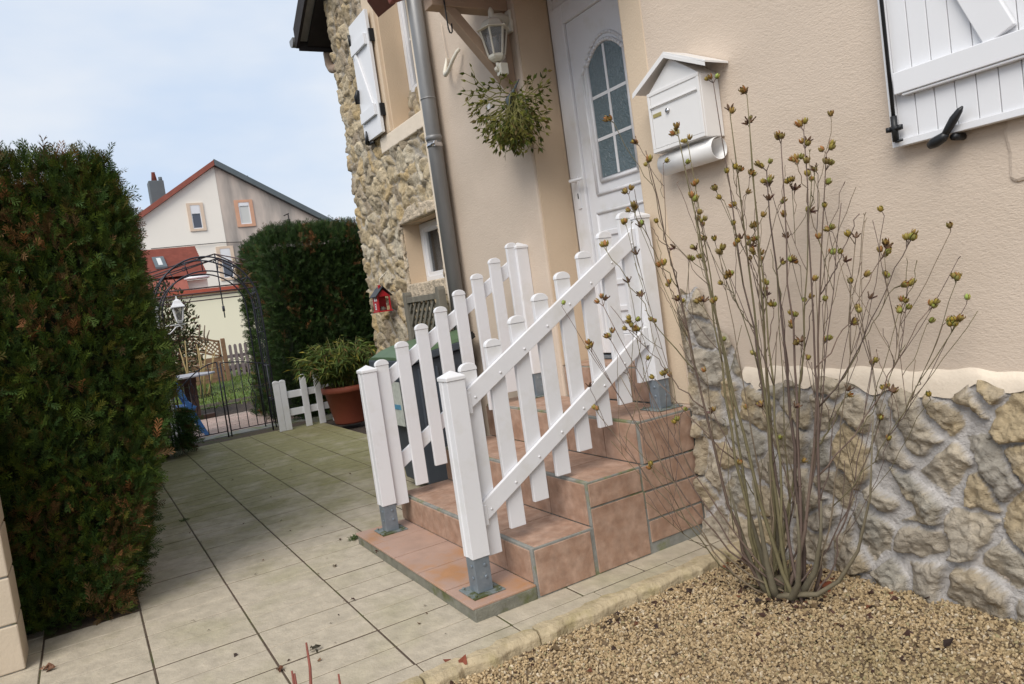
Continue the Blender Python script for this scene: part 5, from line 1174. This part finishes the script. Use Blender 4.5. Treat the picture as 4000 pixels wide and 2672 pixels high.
for (sx, ax_) in ((.2, 1), (-.2, 1)):
    MB().obox((cx+sx, cy-.14, .9), (cx+sx*1.0, cy+.20, .0), .05, .035, up=(1, 0, 0)).build('leg', 'blueplastic', ch); MB().obox((cx+sx+.03, cy+.10, .44), (cx+sx+.03, cy-.16, .0), .04, .03, up=(1, 0, 0)).build('leg', 'blueplastic', ch)

# ================================================================== GARDEN FENCES AND SHRUBS
def seg_pt(pxa, pya, pxb, pyb, xa, xb): return at(pxa, pya, 0, xa), at(pxb, pyb, 0, xb)
fx = -21.5
A = at(640, 1560, 0, fx); B = at(890, 1530, 0, fx); Bt = at(865, 1325, 0, fx); At = at(660, 1360, 0, fx)
wp = thing('wood_panel_fence', 'brown slatted wooden fence panel with a curved lattice top', 'fence panel', (fx, float(B[1]), 0))
yl, yr = float(at(655, 1400, 0, fx)[1]), float(at(868, 1400, 0, fx)[1]); zr = float(at(868, 1318, 0, fx)[2]); z0 = .05; zl = float(at(660, 1330, 0, fx)[2])-.1
def arc(y, lo, hi, rise): t_ = (y-yl)/(yr-yl); return lo*(1-t_)+hi*t_+rise*sin(pi*min(1, t_*1.15))*1.0
zm = float(at(868, 1368, 0, fx)[2]); zmid = float(at(755, 1312, 0, fx)[2])
ysn = np.linspace(yl, yr, 15)
tcurve = [zr-.10+ (zmid-zr+.10)*(.5+.5*cos((y-(yl+(yr-yl)*.42))/(yr-yl)*5.0)) for y in ysn]; lcurve = [t_-.40 for t_ in tcurve]
b = MB()
for (lst) in (tcurve, lcurve):
    for i in range(14): b.obox((fx, ysn[i], lst[i]), (fx, ysn[i+1], lst[i+1]), .06, .055)
b.box(fx-.03, fx+.03, yr-.05, yr, z0, tcurve[-1]); b.box(fx-.03, fx+.03, yl, yl+.05, z0, tcurve[0]); b.build('panel_frame', 'fencewood', wp)
b = MB(); z = z0; zlmin = min(lcurve)-.06
k = 0
while z < max(lcurve)-.1:
    # boards clipped by the lower curve
    ok = [ysn[i] for i in range(15) if lcurve[i]-.02 > z+.13]
    if len(ok) > 1: b.box(fx-.012+.012*(k % 2), fx+.004+.012*(k % 2), min(ok), max(ok), z, z+.135)
    z += .142; k += 1
b.build('boards', 'fencewood', wp)
b = MB()
for i in range(-10, 40):
    for s_, dx in ((1, 0), (-1, .012)):
        y = yl+i*.11; pts = []
        for t_ in np.linspace(0, .55, 12):
            yy = y+s_*t_; j = (yy-yl)/(yr-yl)*14
            if 0 <= j < 14:
                jj = int(j); lo = lcurve[jj]+(lcurve[jj+1]-lcurve[jj])*(j-jj); hi = tcurve[jj]+(tcurve[jj+1]-tcurve[jj])*(j-jj); zz = np.mean(lcurve)-.12+t_*1.1
                if lo < zz < hi: pts.append((fx+dx, yy, zz))
        if len(pts) >= 2: b.obox(pts[0], pts[-1], .018, .03)
b.build('lattice', 'fencewood', wp)
MB().box(fx-.05, fx+.05, yr+.03, yr+.14, 0, float(at(880, 1320, 0, fx)[2])).build('post', 'fencewood', wp, bevel=.02)
pf = thing('picket_fence', 'grey weathered wooden picket fence with rounded tops behind the lawn', 'fence', (-23, 4, 0)); X = -23.
ypk = float(at(905, 1400, 0, X)[1])
i = 0; y = ypk
zt = float(at(905, 1345, 0, X)[2]); dy = float(at(924.5, 1400, 0, X)[1]-at(904, 1400, 0, X)[1]); firstp = None
while y < 9:
    if firstp is None:
        b = MB(); b.prism(arch_prof(y, dy*.58, .05, zt, .06, 8), 0, X, X+.03); firstp = b.build('picket', 'greywood', pf)
    else:
        q = firstp.copy(); COL.objects.link(q); q.parent = pf; q.location = (0, y-ypk, 0)
    y += dy
for z in (.35, zt-.35): MB().box(X-.03, X-.002, ypk-.3, 9, z-.05, z+.05).build('rail', 'greywood', pf)
def bush(root, c, rx, ry, rz, n, size, pal, wts, seed, stemcol=(.08, .05, .03), proto=None, nst=7):
    r_ = np.random.default_rng(seed); v = r_.normal(size=(n, 3)); v /= np.linalg.norm(v, axis=1)[:, None]; rad = r_.random(n)**.45
    lump = 1+.35*vnoise(v[:, 0]*2+5, v[:, 2]*2+v[:, 1]+5, .7, seed, 2); p = np.array(c)+v*(rad*lump)[:, None]*np.array([rx, ry, rz])
    p = p[p[:, 2] > .02]; d = (p-np.array(c))/np.array([rx, ry, rz])+r_.normal(size=p.shape)*.5; d[:, 2] += .3
    scatter('foliage', proto or leaf_proto(.25, .1), p, frames(d, r_), r_.uniform(.6, 1.2, len(p))*size, pick(r_, len(p), pal, wts), 'leaf', root)
    b = MB()
    for i in range(nst):
        q = np.array(c)+r_.normal(size=3)*np.array([rx, ry, rz])*.45; b.tube([(c[0]+r_.normal()*.05, c[1]+r_.normal()*.05, 0), tuple((np.array(c)*.6+q*.4)), tuple(q)], [.03, .02, .006], 5, stemcol)
    b.build('stem', 'twig', root, recalc=False)
p = at(660, 1270, 0, -18.5); rt = thing('evergreen_bush', 'dark reddish evergreen bush behind the garden lamp', 'bush', (-18.5, float(p[1]), 0))
bush(rt, (-18.5, float(p[1]), 1.45), .8, .62, 1.25, 3200, .10, [(.05, .055, .02), (.10, .05, .03), (.07, .085, .025), (.03, .035, .015)], [3, 3, 2, 2], 61)
r_ = random.Random(71)
rt = thing('pruned_shrub', 'leafless pale stemmed shrub in front of the wood panel fence', 'shrub', (-17, 2.2, 0)); b = MB()
for (px0, py0, px1, py1) in ((735, 1470, 722, 1330), (742, 1470, 700, 1360), (790, 1470, 808, 1340), (795, 1460, 830, 1385), (785, 1460, 775, 1360), (770, 1470, 768, 1345), (805, 1470, 840, 1370), (805, 1350, 800, 1270), (790, 1340, 782, 1270), (812, 1340, 818, 1290)):
    a = Vector(at(px0, py0, 0, -17)); c = Vector(at(px1, py1, 0, -17)); 
    if py0 > 1400: a.z = .05
    m_ = (a+c)/2+Vector((0, r_.uniform(-.05, .05), 0)); b.tube([a, m_, c], [.022, .018, .010], 5, (.30, .22, .10) if py0 > 1400 else (.14, .10, .07))
b.build('stem', 'twig', rt, recalc=False)
for (px, py, x, sx, lab, sd) in ((960, 1420, -24.5, 1.6, 'low green bush seen through the grey picket fence', 62), (1085, 1440, -12.6, .35, 'small leafless climber beside the rose arch', 63)):
    p = at(px, py, 0, x); rt = thing('green_bush', lab, 'bush', (x, float(p[1]), 0))
    bush(rt, (x, float(p[1]), .35), .5, sx, .38, 900 if sx > 1 else 300, .09, [(.09, .13, .02), (.06, .09, .02), (.13, .15, .03)], [2, 2, 1], sd)

# ================================================================== NEIGHBOUR HOUSES
HX = -42.
def P(px, py, x=HX): return at(px, py, 0, x)
nh = thing('neighbour_house', 'far gabled house, half white and half grey-beige render, behind the hedges', 'house', (HX, 6, 0))
apx = P(835, 650); le = P(480, 905); re_ = P(1330, 900); divb = P(890, 1130)
yd = float(apx[1]); za = float(apx[2])
yle = float(le[1])-2.2; zle = za-(yd-yle)*(za-le[2])/(yd-le[1]); yre = float(re_[1])+.6; zre = za-(yre-yd)*(za-re_[2])/(re_[1]-yd)
D = 9.
b = MB(); b.prism([(yle, 0), (yd, 0), (yd, za), (yle, zle)], 0, HX-D, HX); b.build('white_wall', 'housewhite', nh)
b = MB(); b.prism([(yd+.01, 0), (yre, 0), (yre, zre), (yd+.01, za)], 0, HX-D, HX); b.build('grey_wall', 'housegrey', nh)
b = MB(); b.prism([(yle-.5, zle-.5*(za-zle)/(yd-yle)), (yd, za+.02), (yd, za+.30), (yle-.5, zle+.28-.5*(za-zle)/(yd-yle))], 0, HX-D-.3, HX+.25); rl = b.build('roof', 'rooftile', nh); rl['label'] = 'left roof slope with red tile verge'
b = MB(); b.prism([(yd+.01, za+.02), (yre+.5, zre+.02-.5*(za-zre)/(yre-yd)), (yre+.5, zre+.34-.5*(za-zre)/(yre-yd)), (yd+.01, za+.34)], 0, HX-D-.3, HX+.28); rr_ = b.build('roof', 'slate', nh); rr_['label'] = 'right roof slope with dark metal verge'
q0 = P(590, 790, HX-3); q1 = P(648, 720, HX-3); zc0 = float(q0[2])-1.5; zc1 = float(P(600, 705, HX-3)[2])
b = MB(); b.box(HX-3.9, HX-3, float(P(588, 760, HX-3)[1]), float(P(648, 760, HX-3)[1]), zc0, zc1); cm = b.build('chimney', 'slate', rl, bevel=.03)
cyp = float(P(600, 690, HX-3.4)[1]); MB().lathe((HX-3.4, cyp, zc1), [(.16, 0), (.09, .5), (.11, .52)], 12).build('chimney_pot', 'rooftile', cm); MB().lathe((HX-3.4, float(P(626, 700, HX-3.4)[1]), zc1), [(.10, 0), (.10, .25)], 10).build('flue', 'slate', cm)
cb = P(945, 690, HX-3); MB().box(HX-3.6, HX-3, float(cb[1])-.4, float(cb[1])+.35, float(cb[2])-1.6, float(cb[2])+.05).build('far_chimney', 'slate', rr_)
def hwin(pts, roller, sm_, glassm, glass_top, x=HX):
    (xa, ya_), (xb, yb_) = pts  # outer surround: top-left & bottom-right pixels
    a = at(xa, ya_, 0, x); c = at(xb, yb_, 0, x); y0, y1 = float(a[1]), float(c[1]); z1, z0 = float(a[2]), float(c[2]); w_ = (y1-y0)*.20; h_ = w_*.75
    s_ = MB(); s_.box(x+.002, x+.06, y0, y1, z0, z0+h_); s_.box(x+.002, x+.06, y0, y1, z1-h_, z1); s_.box(x+.002, x+.06, y0, y0+w_, z0+h_, z1-h_); s_.box(x+.002, x+.06, y1-w_, y1, z0+h_, z1-h_); so2 = s_.build('window', sm_, nh)
    a0, a1, b0, b1 = y0+w_, y1-w_, z0+h_, z1-h_; t_ = (a1-a0)*.09
    f2 = MB(); f2.box(x+.003, x+.035, a0, a1, b0, b0+t_); f2.box(x+.003, x+.035, a0, a0+t_, b0+t_, b1); f2.box(x+.003, x+.035, a1-t_, a1, b0+t_, b1); f2.build('frame', 'white', so2)
    MB().box(x+.003, x+.012, a0+t_, a1-t_, b0+t_, b1-(b1-b0)*glass_top).build('pane', glassm, so2)
    MB().box(x+.003, x+.05, a0+t_, a1-t_, b1-(b1-b0)*glass_top+.002, b1).build('roller_shutter', 'white', so2)
hwin(((726, 795), (808, 900)), .3, 'surround', 'farglass', .36)
hwin(((912, 783), (1000, 883)), .15, 'surroundred', 'farglasswhite', .16)
hwin(((842, 965), (930, 1090)), .4, 'surround', 'farglass', .42)
cab = MB(); c0 = P(590, 972, HX+.1); c1 = P(860, 948, HX+.1); c2 = P(1100, 940, HX+.1); cab.tube([tuple(c0), tuple(c1), tuple(c2)], .02, 5); cab.build('cable', 'darkwood', nh)
# tv antenna
an = P(1133, 890, HX+1); at_ = P(1125, 835, HX+1); ant = thing('antenna', 'thin rooftop antenna standing above the square hedge', 'antenna', (float(an[0]), float(an[1]), 0)); MB().tube([(an[0], an[1], 0), tuple(at_)], .035, 6).build('mast', 'darkwood', ant); MB().tube([(at_[0], at_[1]-.25, at_[2]-.1), (at_[0], at_[1]+.05, at_[2]+.02)], .03, 5).build('aerial', 'darkwood', ant)
# lower outbuilding with red tiled roof and skylight
RX = -35.
ob = thing('outbuilding', 'low outbuilding with red tiled roof and a skylight in front of the far house', 'outbuilding', (RX, 3, 0))
tR = at(760, 964, 0, RX-3.0); tL = at(430, 985, 0, RX-3.0); bR = at(812, 1078, 0, RX); zlow = float(at(812, 1078, 0, RX)[2]); ztop = float(tR[2]); yR0 = float(tR[1]); yR1 = float(bR[1]); yL0 = float(tL[1])-1
b = MB(); zb2 = zlow-1.0; xb2 = RX+.9
V_ = [(RX-3.0, yL0, ztop), (RX-3.0, yR0, ztop), (RX, yR1, zlow), (RX, yL0, zlow), (xb2, yL0, zb2), (xb2, yR1-.7, zb2), (RX, yR1-.7, zlow)]
n_ = 16; rowsv = []; rowsf = []
for i in range(n_):
    t0, t1 = i/n_, (i+1)/n_
    for (t_, dz) in ((t0, .0), (t1, .09)):
        rowsv += [(RX-3+3*t_, yL0, ztop+(zlow-ztop)*t_+dz+.03), (RX-3+3*t_, yR0+(yR1-yR0)*t_, ztop+(zlow-ztop)*t_+dz+.03)]
    k = i*4; rowsf.append((k, k+1, k+3, k+2))
    if i < n_-1: rowsf.append((k+2, k+3, k+5, k+4))
b.add(rowsv, rowsf); b.add([(RX-3, yL0, ztop-.1), (RX-3, yR0, ztop-.1), (RX, yR1, zlow-.1), (RX, yL0, zlow-.1)], [(0, 1, 2, 3)])
b.add([(RX, yL0, zlow), (RX, yR1-.9, zlow), (xb2, yR1-.9, zb2), (xb2, yL0, zb2)], [(0, 1, 2, 3)]); rof = b.build('roof', 'rooftile', ob, recalc=False)
MB().box(RX-2.9, RX-.25, yL0, yR0-.1, 0, zlow-.1).build('wall', 'housewhite', ob)
k0 = at(602, 1030, 0, RX-1.3); k1 = at(655, 1050, 0, RX-1.0); sy0, sy1 = float(k0[1]), float(k1[1]); slope = (zlow-ztop)/3.
def rz2(x): return ztop+(x-(RX-3))*slope+.1
b = MB(); xs0, xs1 = RX-1.9, RX-.9
b.add([(xs0, sy0, rz2(xs0)), (xs0, sy1, rz2(xs0)), (xs1, sy1, rz2(xs1)), (xs1, sy0, rz2(xs1)), (xs0, sy0, rz2(xs0)+.08), (xs0, sy1, rz2(xs0)+.08), (xs1, sy1, rz2(xs1)+.08), (xs1, sy0, rz2(xs1)+.08)], [(0, 1, 2, 3), (4, 5, 6, 7), (0, 4, 5, 1), (1, 5, 6, 2), (2, 6, 7, 3), (3, 7, 4, 0)]); sk = b.build('skylight', 'slate', rof)
b = MB(); m2 = .15; b.add([(xs0+m2, sy0+m2, rz2(xs0+m2)+.09), (xs0+m2, sy1-m2, rz2(xs0+m2)+.09), (xs1-m2, sy1-m2, rz2(xs1-m2)+.09), (xs1-m2, sy0+m2, rz2(xs1-m2)+.09)], [(0, 1, 2, 3)]); b.build('pane', 'farglasswhite', sk, recalc=False)
MB().tube([(RX+.05, yR1-1.0, zlow-.02), (RX+.05, yR1+.05, zlow-.02)], .07, 6).build('gutter', 'white', rof)
# long low cream building with red coping
GX = -30.
gw = thing('garage', 'long low cream building with a red coping beyond the garden fences', 'garage', (GX, 4, 0))
zt = float(at(850, 1128, 0, GX)[2]); zb_ = float(at(850, 1142, 0, GX)[2]); 
MB().box(GX-4.2, GX, float(at(500, 1200, 0, GX)[1])-4, float(at(1100, 1150, 0, GX)[1])+2.5, 0, zb_).build('wall', 'garagewall', gw)
MB().box(GX-4.3, GX+.12, float(at(500, 1200, 0, GX)[1])-4.1, float(at(1100, 1150, 0, GX)[1])+2.6, zb_+.002, zt+.05).build('coping', 'copingred', gw)
